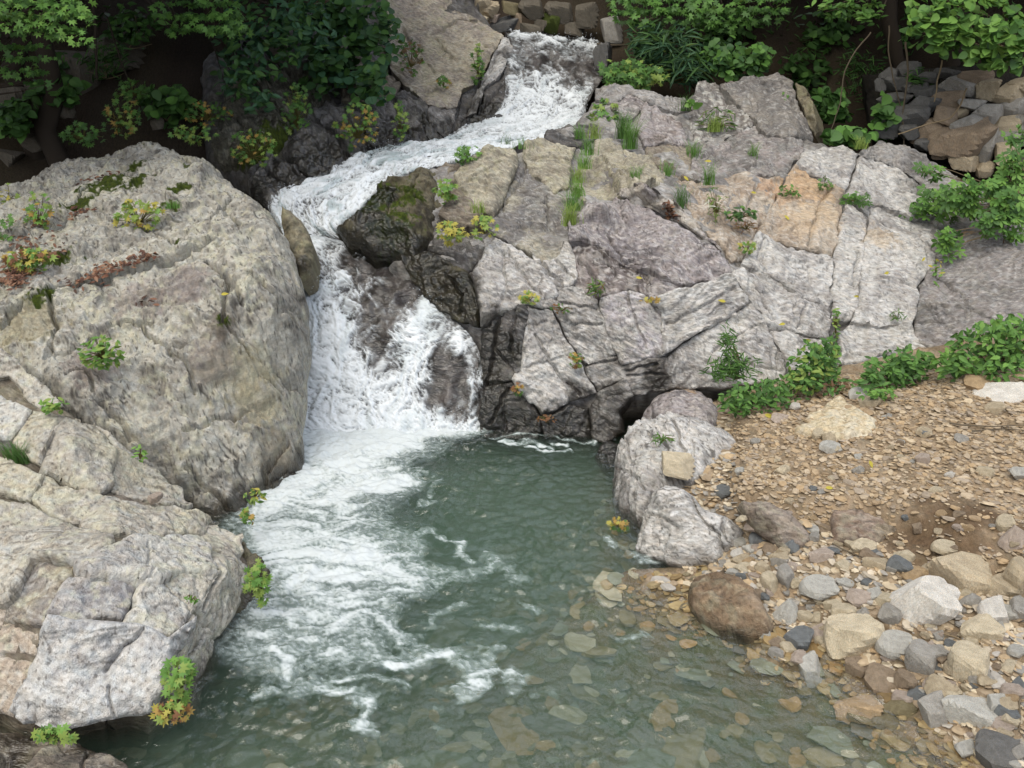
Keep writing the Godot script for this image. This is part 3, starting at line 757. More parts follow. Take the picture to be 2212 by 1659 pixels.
		[[1440, 396, 1500, 389, 1540, 388, 1600, 376, 1660, 380, 1694, 384, 1672, 438, 1638, 495, 1604, 558, 1580, 560, 1555, 520, 1500, 470], orange, {"dz": 0.03, "rough": 0.045, "cracks": [[0.03, 0.05, 1500, 400, 1560, 420, 1600, 440], [0.02, 0.04, 1580, 420, 1570, 470], [0.025, 0.05, 1640, 390, 1600, 480]]}],
		[[1734, 328, 1770, 318, 1798, 311, 1825, 308, 1852, 330, 1834, 396, 1828, 406, 1790, 390, 1751, 368, 1722, 352], L.pale, {"dz": -0.06, "bw": 0.035, "bd": 0.035}],
		[[1858, 332, 1899, 344, 1946, 368, 1993, 401, 2030, 435, 2020, 460, 1986, 464, 1906, 440, 1830, 418, 1840, 398], L.pale, {"dz": -0.08, "bw": 0.035, "bd": 0.035, "fol": foliation(0.35)}],
		[[1728, 344, 1751, 374, 1790, 396, 1826, 413, 1820, 434, 1811, 520, 1802, 546, 1760, 540, 1700, 522, 1640, 496, 1674, 440, 1698, 386], orange, {"dz": -0.05, "bw": 0.035, "bd": 0.035, "fol": foliation(0.3), "cracks": [[0.02, 0.05, 1795, 400, 1770, 450, 1745, 530], [0.015, 0.03, 1680, 460, 1760, 490]]}],
		[[1826, 438, 1870, 462, 1874, 500, 1863, 540, 1861, 600, 1856, 650, 1842, 692, 1800, 684, 1804, 553, 1814, 524], pstain, {"dz": -0.02, "fol": foliation(0.3), "cracks": [[0.02, 0.04, 1830, 500, 1862, 520], [0.02, 0.05, 1850, 545, 1848, 620]]}],
		[[1832, 430, 1906, 444, 1990, 470, 2020, 466, 2030, 500, 2016, 530, 1990, 508, 1930, 480, 1880, 460], L.pale, {"dz": 0.05}],
		[[1880, 464, 1930, 484, 1990, 512, 2018, 535, 2020, 562, 1987, 612, 1984, 650, 1975, 688, 1940, 690, 1900, 700, 1846, 694, 1862, 650, 1866, 540, 1878, 500], pstain, {"dz": -0.08, "bw": 0.035, "bd": 0.035, "fol": foliation(0.3), "cracks": [[0.015, 0.03, 1870, 600, 1980, 615]]}],
		[[1638, 500, 1700, 526, 1760, 544, 1801, 550, 1797, 600, 1795, 662, 1740, 640, 1686, 597, 1607, 566], pstain, {"dz": -0.03, "fol": foliation(0.3), "cracks": [[0.025, 0.05, 1650, 510, 1640, 560], [0.02, 0.03, 1700, 560, 1790, 575]]}],
		[[1605, 572, 1684, 602, 1738, 646, 1794, 668, 1792, 730, 1745, 724, 1704, 712, 1671, 708, 1650, 684, 1626, 640, 1582, 592], pale, {"dz": 0.0, "fol": foliation(0.3), "cracks": [[0.02, 0.04, 1640, 620, 1670, 690], [0.02, 0.04, 1740, 660, 1720, 710]]}],
		[[1671, 713, 1704, 716, 1745, 730, 1790, 736, 1800, 770, 1790, 815, 1706, 812, 1704, 798, 1676, 732], L.pale, {"dz": 0.04, "fol": foliation(0.3)}],
		[[1812, 714, 1846, 698, 1906, 702, 1940, 694, 1968, 692, 1975, 728, 2010, 751, 1923, 757, 1889, 772, 1822, 782], L.pale, {"dz": -0.06, "fol": foliation(0.15)}],
		[[1822, 786, 1896, 776, 1925, 762, 1990, 765, 2000, 830, 1900, 850, 1826, 848], with(L.grey, {"a": col(136, 136, 142)}), {"dz": 0.02}],
		[[1990, 615, 2024, 562, 2022, 534, 2040, 505, 2075, 498, 2130, 494, 2180, 520, 2240, 560, 2240, 690, 2150, 705, 2090, 745, 2012, 752, 1978, 726, 1976, 690], with(L.grey, {"a": col(152, 146, 144), "stain": stain}), {"dz": -0.05, "bw": 0.035, "bd": 0.035, "fol": foliation(-0.5), "cracks": [[0.025, 0.05, 2030, 600, 2100, 660, 2150, 700], [0.02, 0.04, 2000, 650, 2060, 720]]}],
		[[2012, 755, 2090, 748, 2150, 708, 2240, 694, 2240, 840, 2000, 840], with(L.dark, {}), {"dz": 0.15}],
		[[2023, 466, 2034, 436, 2080, 440, 2160, 440, 2240, 450, 2240, 556, 2180, 516, 2130, 490, 2075, 494, 2036, 502], with(L.dark, {}), {"dz": 0.2}],
		[[2236, 450, 2400, 440, 2560, 470, 2560, 690, 2400, 700, 2236, 690], with(L.grey, {"a": col(146, 141, 138)}), {"dz": -0.02}],
		[[2236, 694, 2400, 704, 2560, 694, 2560, 850, 2236, 845], with(L.dark, {}), {"dz": 0.1}],
		[[1856, 328, 1900, 300, 1990, 330, 2060, 370, 2120, 400, 2140, 440, 2034, 434, 1993, 398, 1946, 365, 1899, 340], L.grey, {"dz": 0.5}],
		[[1716, 170, 1740, 190, 1755, 230, 1762, 262, 1758, 290, 1740, 246, 1722, 205], L.olive, {"dz": 0.1}],
	]
	for e in list:
		var oo: Dictionary = e[2]
		if not oo.has("fol"):
			oo.fol = f
		oo.grow = 0.012
		oo.dz = oo.get("dz", 0.0) + rng.randf_range(-0.05, 0.02)
		if not oo.has("tilt"):
			oo.tilt = [rng.randf_range(-0.025, 0.025), rng.randf_range(-0.03, 0.03)]
		block(sv_right, e[0], e[1], oo, o)


func build_pool_rocks() -> void:
	var f := foliation(0.9)
	var wet := with(L.pale, {"wet": 0.06, "amounts": [0.8, 0.3, 0.75]})
	var a := thing("boulder", "pale grey banded boulder at the pool's right edge with a flat tan stone on it", "boulder", Vector3.ZERO)
	block(sv_pool, [1308, 1060, 1312, 990, 1330, 940, 1360, 905, 1400, 880, 1450, 868, 1500, 885, 1560, 910, 1608, 945, 1590, 968, 1530, 980, 1490, 1002, 1440, 1012, 1420, 1042, 1390, 1062, 1368, 1115, 1345, 1120, 1315, 1100], wet, {"dz": -0.12, "bw": 0.3, "bd": 0.28, "thick": 1.2, "rough": 0.06, "fol": f, "soft": 4, "lattice": 300.0, "cracks": [[0.03, 0.06, 1400, 930, 1440, 960, 1430, 1010], [0.025, 0.05, 1330, 1000, 1390, 1050], [0.03, 0.06, 1450, 900, 1470, 960, 1460, 990], [0.025, 0.04, 1345, 930, 1370, 1010, 1350, 1090]]}, a, "boulder_body")
	var b := thing("boulder", "chalky white boulder with a dark underside overhanging the gravel shore", "boulder", Vector3.ZERO)
	block(sv_pool, [1366, 1195, 1362, 1150, 1385, 1100, 1400, 1060, 1440, 1036, 1470, 1045, 1500, 1078, 1556, 1106, 1594, 1130, 1580, 1168, 1552, 1203, 1520, 1216, 1470, 1224, 1430, 1212], with(wet, {"a": col(206, 202, 198), "b": col(176, 172, 168), "wet": -0.1}), {"dz": -0.14, "bw": 0.2, "bd": 0.18, "thick": 0.8, "rough": 0.05, "fol": foliation(0.2), "soft": 3, "lattice": 300.0, "cracks": [[0.025, 0.06, 1470, 1046, 1510, 1120, 1552, 1150, 1554, 1200], [0.02, 0.04, 1555, 1110, 1560, 1160], [0.02, 0.03, 1400, 1110, 1460, 1130]]}, b, "boulder_body")
	var c := thing("boulder", "low brownish rock behind the banded boulder at the cliff foot", "boulder", Vector3.ZERO)
	block(sv_pool, [1388, 872, 1410, 840, 1450, 826, 1500, 830, 1545, 850, 1566, 890, 1540, 905, 1480, 892], with(L.purple, {"stain": [[at(1480, 835, 9.6), 0.3, col(186, 158, 124)]]}), {"bw": 0.25, "bd": 0.2, "thick": 0.6, "fol": f, "lattice": 300.0}, c, "boulder_body")
	var d := thing("boulder", "wet pointed rock splashed by a trickle between cliff and banded boulder", "boulder", Vector3.ZERO)
	block(Survey.new([1270, 930, 9.3, 1340, 900, 9.2, 1340, 1000, 8.6, 1270, 1000, 8.8]), [1272, 985, 1285, 958, 1310, 940, 1330, 955, 1330, 1010, 1290, 1015], with(L.dark, {"wet": 0.6}), {"bw": 0.15, "bd": 0.2, "thick": 0.5}, d, "boulder_body")


func build_far_rocks() -> void:
	var f := foliation(0.35)
	var steep := foliation(-0.9)
	var o := thing("rock_outcrop", "sloping outcrop left of the upper fall, pale above and dark wet below", "rock outcrop", Vector3.ZERO)
	var wets := []
	for q in [[720, 360, 0.8], [850, 310, 0.7], [960, 290, 0.6], [640, 400, 0.8], [1060, 250, 0.7], [590, 420, 0.6], [1090, 130, 0.25]]:
		wets.append([at(q[0], q[1], sv_far.read(Vector2(q[0], q[1]))), q[2]])
	var moss := [[at(600, 300, 13.9), 0.5], [at(560, 330, 13.6), 0.4], [at(690, 250, 14.6), 0.3]]
	block(sv_far, [430, 120, 520, 60, 835, -60, 1000, -60, 1085, 80, 1100, 120, 1095, 265, 980, 305, 800, 320, 700, 385, 590, 440, 540, 400, 440, 330], with(L.dark, {"wet_spots": wets}), {"auto": false, "dz": 0.25, "bw": 0.2, "bd": 0.3, "thick": 1.5, "cell": 0.06, "rough": 0.08, "fol": f}, o, "bedrock_core")
	var list := [
		[[835, -60, 960, -60, 980, 20, 1070, 60, 1087, 76, 1057, 126, 1027, 176, 998, 190, 990, 230, 925, 228, 905, 205, 870, 180, 845, 150, 836, 60], with(L.yellow, {"a": col(190, 180, 162), "b": col(166, 156, 146), "streak": col(206, 200, 186)}), {"dz": -0.15, "bw": 0.14, "fol": foliation(-0.1), "cracks": [[0.04, 0.08, 930, 80, 990, 40, 1030, 45], [0.04, 0.06, 870, 60, 900, 120, 940, 150, 1000, 150], [0.03, 0.05, 940, 85, 980, 130], [0.03, 0.05, 900, 200, 960, 190, 990, 170]]}],
		[[925, 232, 990, 234, 980, 275, 978, 296, 950, 290, 920, 256], with(L.grey, {"wet_spots": wets}), {"dz": -0.05}],
		[[1087, 78, 1102, 84, 1108, 111, 1086, 150, 1046, 190, 1032, 240, 1008, 248, 1030, 196, 1060, 130], with(L.pale, {"wet_spots": wets}), {"dz": -0.2, "bw": 0.1, "fol": steep, "cracks": [[0.03, 0.06, 1080, 110, 1040, 180, 1020, 230]]}],
		[[1000, 200, 1024, 182, 1054, 135, 1056, 128, 1028, 200, 1006, 250, 984, 280], L.dark, {"dz": 0.15}],
		[[984, 284, 1008, 250, 1034, 242, 1048, 192, 1090, 150, 1100, 200, 1100, 240, 1090, 262, 1040, 275, 1000, 292], with(L.dark, {"wet_spots": wets}), {"dz": -0.05, "rough": 0.07, "cracks": [[0.04, 0.08, 1030, 250, 1060, 210, 1090, 180]]}],
		[[796, 222, 845, 214, 872, 190, 905, 214, 924, 236, 922, 262, 950, 296, 930, 318, 880, 322, 820, 330, 792, 300], with(L.dark, {"wet_spots": wets, "a": col(132, 128, 126)}), {"dz": -0.1, "rough": 0.09, "cracks": [[0.04, 0.08, 800, 250, 860, 260, 915, 300], [0.035, 0.07, 850, 220, 880, 290]]}],
		[[914, 240, 930, 262, 974, 306, 966, 322, 945, 312, 922, 290], with(L.dark, {"wet_spots": wets}), {"dz": -0.25}],
		[[836, 150, 868, 186, 842, 212, 796, 220, 740, 214, 736, 150, 780, 110], with(L.brown, {"b": col(120, 112, 100)}), {"dz": 0.0, "rough": 0.08}],
		[[672, 228, 736, 216, 794, 224, 790, 300, 800, 336, 760, 350, 744, 300, 700, 262], with(L.dark, {"wet_spots": wets, "a": col(138, 136, 136)}), {"dz": 0.0, "rough": 0.1, "cracks": [[0.05, 0.09, 690, 240, 740, 260, 790, 310], [0.04, 0.08, 740, 225, 770, 290]]}],
		[[615, 298, 665, 268, 700, 264, 742, 302, 752, 350, 722, 376, 692, 388, 640, 350], with(L.dark, {"wet_spots": wets}), {"dz": -0.15, "rough": 0.09, "bw": 0.15, "bd": 0.15}],
		[[536, 380, 556, 344, 588, 322, 640, 352, 680, 396, 676, 425, 638, 436, 596, 440, 560, 430], with(L.dark, {"wet_spots": wets, "a": col(130, 128, 128)}), {"dz": -0.2, "bw": 0.2, "bd": 0.2, "rough": 0.09, "fol": foliation(0.7), "cracks": [[0.04, 0.08, 560, 350, 620, 400, 650, 430], [0.04, 0.08, 600, 335, 660, 400]]}],
		[[500, 140, 560, 110, 640, 118, 700, 160, 716, 200, 668, 226, 660, 262, 612, 294, 585, 318, 530, 350, 470, 330, 450, 290, 470, 210], with(L.dark, {"a": col(104, 102, 92), "b": col(80, 78, 68), "moss": moss, "streak": col(150, 146, 132)}), {"dz": -0.1, "bw": 0.3, "bd": 0.3, "rough": 0.12, "fol": foliation(0.75), "cracks": [[0.05, 0.1, 520, 160, 600, 230, 640, 270], [0.05, 0.1, 590, 130, 680, 200], [0.04, 0.08, 490, 230, 560, 310]]}],
		[[700, 120, 780, 60, 834, 40, 834, 140, 790, 106, 736, 148, 716, 190], L.brown, {"dz": 0.3, "rough": 0.1}],
	]
	for e in list:
		var oo: Dictionary = e[2]
		if not oo.has("fol"):
			oo.fol = f
		block(sv_far, e[0], e[1], oo, o)


# ---------------------------------------------------------------- water

var upper := [[1090, 66, 18.6, 1300, 92, 18.8], [1094, 76, 18.2, 1306, 104, 18.4], [1098, 95, 17.8, 1310, 130, 17.9], [1090, 150, 17.0, 1302, 165, 17.2], [1090, 210, 16.4, 1270, 215, 16.5], [1060, 258, 16.0, 1262, 265, 15.8],
	[1000, 278, 15.6, 1240, 290, 15.0], [955, 304, 15.2, 1150, 316, 14.2], [880, 314, 14.8, 1060, 335, 13.4], [790, 330, 14.3, 960, 362, 12.9], [700, 378, 13.4, 850, 392, 12.5], [620, 410, 12.8, 795, 445, 12.05], [580, 440, 12.4, 742, 492, 11.6], [600, 500, 11.7, 742, 522, 11.4]]
var lower := [[600, 500, 11.7, 742, 522, 11.4], [620, 545, 11.3, 868, 545, 11.2], [630, 600, 10.9, 912, 612, 10.8], [630, 680, 10.4, 955, 668, 10.45], [625, 780, 10.05, 1022, 735, 10.15], [625, 870, 9.8, 1042, 800, 9.9], [625, 950, 9.5, 1046, 935, 9.55]]


# A sheet that follows two traced edges down the slope; fn gives each point's lift and colour.
func ribbon(rows: Array, step: float, fn: Callable, sink := 0.0) -> ArrayMesh:
	var left := Curve3D.new()
	var right := Curve3D.new()
	for r in rows:
		left.add_point(at(r[0], r[1], r[2]))
		right.add_point(at(r[3], r[4], r[5]))
	var pieces := []
	for i in rows.size() - 1:
		pieces.append(maxi(2, int(maxf(left.get_point_position(i).distance_to(left.get_point_position(i + 1)), right.get_point_position(i).distance_to(right.get_point_position(i + 1))) / step)))
	var lines := []
	for i in rows.size() - 1:
		for k in pieces[i] + int(i == rows.size() - 2):
			lines.append([i, float(k) / pieces[i]])
	var nx := 0
	for i in rows.size():
		nx = maxi(nx, int(left.get_point_position(i).distance_to(right.get_point_position(i)) / step))
	var ny := lines.size()
	var spot := PackedVector3Array()
	var color := PackedColorArray()
	spot.resize(nx * ny)
	color.resize(nx * ny)
	var flow := 0.0
	var last := Vector3.ZERO
	var flows := PackedFloat32Array()
	for y in ny:
		var i: int = lines[y][0]
		var f: float = lines[y][1]
		var a := _spline(left, i, f)
		var b := _spline(right, i, f)
		var m := (a + b) * 0.5
		if y > 0:
			flow += m.distance_to(last)
		last = m
		flows.append(flow)
		for x in nx:
			spot[y * nx + x] = a.lerp(b, float(x) / (nx - 1))
	var normal := _grid_normals(spot, nx, ny)
	for y in ny:
		var wide := spot[y * nx].distance_to(spot[y * nx + nx - 1])
		for x in nx:
			var k := y * nx + x
			var p := spot[k]
			var got: Array = fn.call(p, float(x) / (nx - 1) * wide, flows[y], normal[k], float(x) / (nx - 1), float(y) / (ny - 1))
			spot[k] = p + normal[k] * (got[0] - sink)
			color[k] = got[1]
	normal = _grid_normals(spot, nx, ny)
	return _grid_mesh(spot, normal, color, nx, ny)


func _spline(c: Curve3D, i: int, f: float) -> Vector3:
	var n := c.point_count
	var p0 := c.get_point_position(maxi(i - 1, 0))
	var p1 := c.get_point_position(i)
	var p2 := c.get_point_position(mini(i + 1, n - 1))
	var p3 := c.get_point_position(mini(i + 2, n - 1))
	return p1.cubic_interpolate(p2, p0, p3, f)


func _grid_normals(spot: PackedVector3Array, nx: int, ny: int) -> PackedVector3Array:
	var out := PackedVector3Array()
	out.resize(nx * ny)
	for y in ny:
		for x in nx:
			var ex := spot[y * nx + mini(x + 1, nx - 1)] - spot[y * nx + maxi(x - 1, 0)]
			var ey := spot[mini(y + 1, ny - 1) * nx + x] - spot[maxi(y - 1, 0) * nx + x]
			out[y * nx + x] = ey.cross(ex).normalized()
	return out


func _grid_mesh(spot: PackedVector3Array, normal: PackedVector3Array, color: PackedColorArray, nx: int, ny: int, least := -1.0) -> ArrayMesh:
	var index := PackedInt32Array()
	for y in ny - 1:
		for x in nx - 1:
			var k := y * nx + x
			if least >= 0.0 and color[k].a <= least and color[k + 1].a <= least and color[k + nx].a <= least and color[k + nx + 1].a <= least:
				continue
			index.append_array(PackedInt32Array([k, k + 1, k + nx + 1, k, k + nx + 1, k + nx]))
	var arrays := []
	arrays.resize(Mesh.ARRAY_MAX)
	arrays[Mesh.ARRAY_VERTEX] = spot
	arrays[Mesh.ARRAY_NORMAL] = normal
	if color.size():
		arrays[Mesh.ARRAY_COLOR] = color
	arrays[Mesh.ARRAY_INDEX] = index
	var mesh := ArrayMesh.new()
	mesh.add_surface_from_arrays(Mesh.PRIMITIVE_TRIANGLES, arrays)
	return mesh


func bed_point(p: Vector3, across: float, along: float, _n: Vector3, _s: float, _t: float) -> Array:
	var r := n_ridge.get_noise_2d(across * 1.2 + along * 0.4, along * 0.9)
	var h := 0.1 * r + 0.1 * n_mid.get_noise_3dv(p * 1.4) + 0.03 * n_high.get_noise_3dv(p * 6.0)
	var c := col(70, 66, 64).lerp(col(104, 99, 97), smooth01(-0.4, 0.4, n_mid.get_noise_3dv(p * 3.0)))
	c = c.lerp(col(48, 44, 42), 0.6 * smooth01(0.0, 0.5, n_high.get_noise_3dv(p * 8.0)))
	return [h, c]


var thin_spots := []   # [place, radius, how far the rock shows]


func white_water(p: Vector3, across: float, along: float, _n: Vector3, s: float, t: float) -> Array:
	var wx := n_warp.get_noise_2d(across * 1.7, along * 1.1) * 0.22
	var wy := n_warp.get_noise_2d(across * 1.7 + 40.0, along * 1.1) * 0.3
	var lump := n_mid.get_noise_2d((across + wx) * 4.0, along * 2.0 + wy)
	var fine := n_high.get_noise_2d((across + wx) * 13.0, along * 9.0)
	var tiny := n_high.get_noise_2d(across * 34.0 + 9.0, along * 30.0)
	var web := n_cell.get_noise_2d((across + wx) * 9.0 + fine * 0.5, (along + wy) * 7.0)   # -1 on the strands
	var web2 := n_cell.get_noise_2d((across + wx * 0.5) * 21.0 + 5.0 + tiny, (along + wy) * 17.0)
	var cover := thick_ + 0.3 * n_low.get_noise_2d(across * 0.9, along * 0.6)
	for k in thin_spots:
		var d: float = p.distance_to(k[0]) / k[1]
		if d < 1.6:
			cover -= k[2] * smooth01(1.25, 0.5, d + 0.35 * lump)
	cover -= 0.7 * smooth01(0.07, 0.0, minf(s, 1.0 - s) + 0.03 * lump)
	cover -= 1.2 * glide * smooth01(0.05, 0.0, t + 0.03 * lump + 0.02 * fine)
	var strand := maxf(smooth01(-0.55, -0.95, web), 0.8 * smooth01(-0.5, -0.95, web2))
	var a := cover + 0.6 * lump + 0.5 * fine + 0.4 * tiny - 0.4
	a = maxf(a, strand * (0.3 + 0.75 * cover + 0.5 * fine))
	a = clampf(a, 0.0, 1.0)
	a = a * a * (3.0 - 2.0 * a)
	var calm := smooth01(0.4, 0.55, t) * glide   # between the falls the stream runs smoother
	var h := 0.05 + swell * lump * (1.0 + 0.5 * calm) + swell * lerpf(0.3, 0.1, calm) * fine + 0.008 * (1.0 - calm) * tiny + 0.15 * swell * strand * (1.0 - calm)
	var clear := smooth01(-0.05, 0.55, n_mid.get_noise_2d((across + wx) * 2.6 + 70.0, along * 0.8 + wy) + 0.35 * fine) * (0.35 + 0.65 * calm)
	var c := Color(0.68, 0.71, 0.745).lerp(Color(0.4, 0.5, 0.52), 0.7 * clear)
	c.a = a * (1.0 - 0.25 * clear)
	return [maxf(h, -0.02) * (0.5 + 0.5 * a), c]


var glide := 1.0
var swell := 0.07
var thick_ := 1.0


func build_falls() -> void:
	var foam := plain_material("white_water", Color(1, 1, 1), 0.6, true)
	foam.transparency = BaseMaterial3D.TRANSPARENCY_ALPHA
	foam.metallic_specular = 0.3
	for q in [[830, 600, 0.5, 1.1], [790, 560, 0.4, 0.9], [870, 560, 0.45, 1.1], [720, 570, 0.35, 0.6], [850, 660, 0.4, 1.2], [810, 720, 0.32, 1.1], [780, 680, 0.25, 0.7], [890, 620, 0.3, 0.9], [835, 780, 0.28, 0.8], [960, 700, 0.22, 0.8], [965, 800, 0.3, 1.3], [985, 860, 0.33, 1.4], [960, 760, 0.2, 0.9], [1010, 790, 0.22, 0.7], [930, 850, 0.2, 0.8], [750, 640, 0.25, 0.5], [730, 520, 0.2, 0.6]]:
		thin_spots.append([_on(lower, q[0], q[1]), q[2], q[3]])
	for q in [[1130, 120, 0.7150000000000001, 0.8250000000000001], [1190, 150, 0.52, 0.55], [1250, 130, 0.78, 0.8800000000000001], [1280, 160, 0.5850000000000001, 0.8800000000000001], [1150, 180, 0.25, 0.55], [1240, 180, 0.3, 0.6], [1160, 90, 0.25, 0.5], [1210, 220, 0.15, 0.5], [1110, 160, 0.2, 0.5], [820, 330, 0.35, 0.5], [690, 380, 0.25, 0.5], [690, 440, 0.25, 0.35], [640, 460, 0.2, 0.3]]:
		thin_spots.append([_on(upper, q[0], q[1]), q[2], q[3]])
	structure(part("stream_bed", ribbon(upper, 0.05, bed_point, 0.1), M.wet_rock, self))
	structure(part("stream_bed", ribbon(lower, 0.04, bed_point, 0.1), M.wet_rock, self))
	swell = 0.045
	thick_ = 0.98
	structure(part("upper_waterfall", ribbon(upper, 0.024, white_water), foam, self))
	glide = 0.0
	swell = 0.045
	thick_ = 1.18
	structure(part("lower_waterfall", ribbon(lower, 0.016, white_water), foam, self))


func build_spray() -> void:
	var drop := SphereMesh.new()
	drop.radius = 0.5
	drop.height = 1.0
	drop.radial_segments = 6
	drop.rings = 3
	var list := []
	var colors := []
	for q in [[660, 830, 900, 940, 9.45, 320], [900, 880, 1030, 930, 9.5, 160], [670, 590, 760, 640, 10.4, 90], [880, 620, 960, 720, 10.2, 110], [790, 300, 980, 330, 14.0, 120], [600, 395, 700, 420, 12.4, 90], [1095, 70, 1290, 95, 18.0, 120], [1080, 150, 1270, 260, 16.3, 220], [640, 900, 1000, 960, 9.2, 220]]:
		for i in q[5]:
			var p := at(rng.randf_range(q[0], q[2]), rng.randf_range(q[1], q[3]), q[4] - rng.randf() * 0.35)
			list.append(Transform3D(Basis.from_scale(Vector3.ONE * rng.randf_range(0.003, 0.010) * sqrt(q[4] / 9.0)), p))
			colors.append(Color(0.56, 0.595, 0.64))
	copies(drop, plain_material("spray", Color(1, 1, 1), 0.4, true), list, colors, "spray", self)


func _on(rows: Array, px: float, py: float) -> Vector3:
	var flat := []
	for r in rows:
		flat.append_array([r[0], r[1], r[2], r[3], r[4], r[5]])
	return at(px, py, Survey.new(flat).read(Vector2(px, py)))


var foam_rows := [[900, 655, 1040, 1.5], [930, 650, 1036, 1.6], [955, 650, 960, 1.45], [980, 650, 920, 1.25], [1010, 640, 905, 1.15], [1040, 610, 905, 1.15], [1060, 570, 890, 1.1], [1080, 560, 850, 1.05], [1110, 545, 850, 0.95], [1150, 545, 880, 1.0], [1190, 560, 900, 1.1], [1220, 570, 940, 1.1], [1250, 575, 1010, 0.95], [1275, 560, 960, 0.8], [1300, 555, 880, 0.85], [1330, 545, 860, 0.95], [1360, 520, 850, 0.85], [1400, 500, 860, 0.62], [1450, 540, 800, 0.38], [1500, 600, 760, 0.2], [1560, 640, 800, 0.0]]
var strands := [   # width, strength, then the traced course
	[0.12, 1.0, 700, 1345, 790, 1338, 870, 1345, 905, 1375, 915, 1395], [0.16, 1.0, 560, 1330, 660, 1385, 780, 1405, 900, 1405, 985, 1415, 1000, 1450, 985, 1510], [0.10, 0.9, 520, 1400, 620, 1440, 700, 1480, 760, 1530, 785, 1580, 790, 1600],
	[0.08, 0.8, 640, 1440, 720, 1450, 840, 1475, 860, 1480], [0.09, 0.6, 560, 1480, 640, 1475, 720, 1500], [0.12, 0.7, 1060, 1190, 1110, 1240, 1125, 1250], [0.13, 0.65, 1080, 1450, 1130, 1475], [0.07, 0.6, 900, 1090, 960, 1075], [0.07, 0.7, 880, 1170, 930, 1150, 990, 1180, 1010, 1200],
	[0.1, 0.8, 900, 1230, 1000, 1240, 1040, 1230], [0.06, 0.5, 1000, 1420, 1060, 1400], [0.07, 0.45, 940, 1330, 1010, 1310], [0.05, 0.4, 1180, 1500, 1230, 1490], [0.08, 0.5, 870, 1000, 930, 1030, 945, 1060], [0.06, 0.55, 1040, 1345, 1090, 1370], [0.05, 0.5, 1330, 1385, 1400, 1380], [0.08, 0.6, 1340, 1180, 1390, 1215], [0.06, 0.4, 1100, 1300, 1160, 1320], [0.035, 1.3, 1082, 955, 1120, 962, 1165, 970], [0.035, 1.3, 1150, 965, 1190, 972], [0.035, 1.3, 1165, 978, 1225, 980, 1250, 975], [0.035, 1.2, 1200, 962, 1245, 968], [0.04, 1.1, 1290, 955, 1325, 940], [0.05, 1.2, 1255, 948, 1300, 945], [0.04, 0.8, 1050, 945, 1130, 948, 1240, 950]]


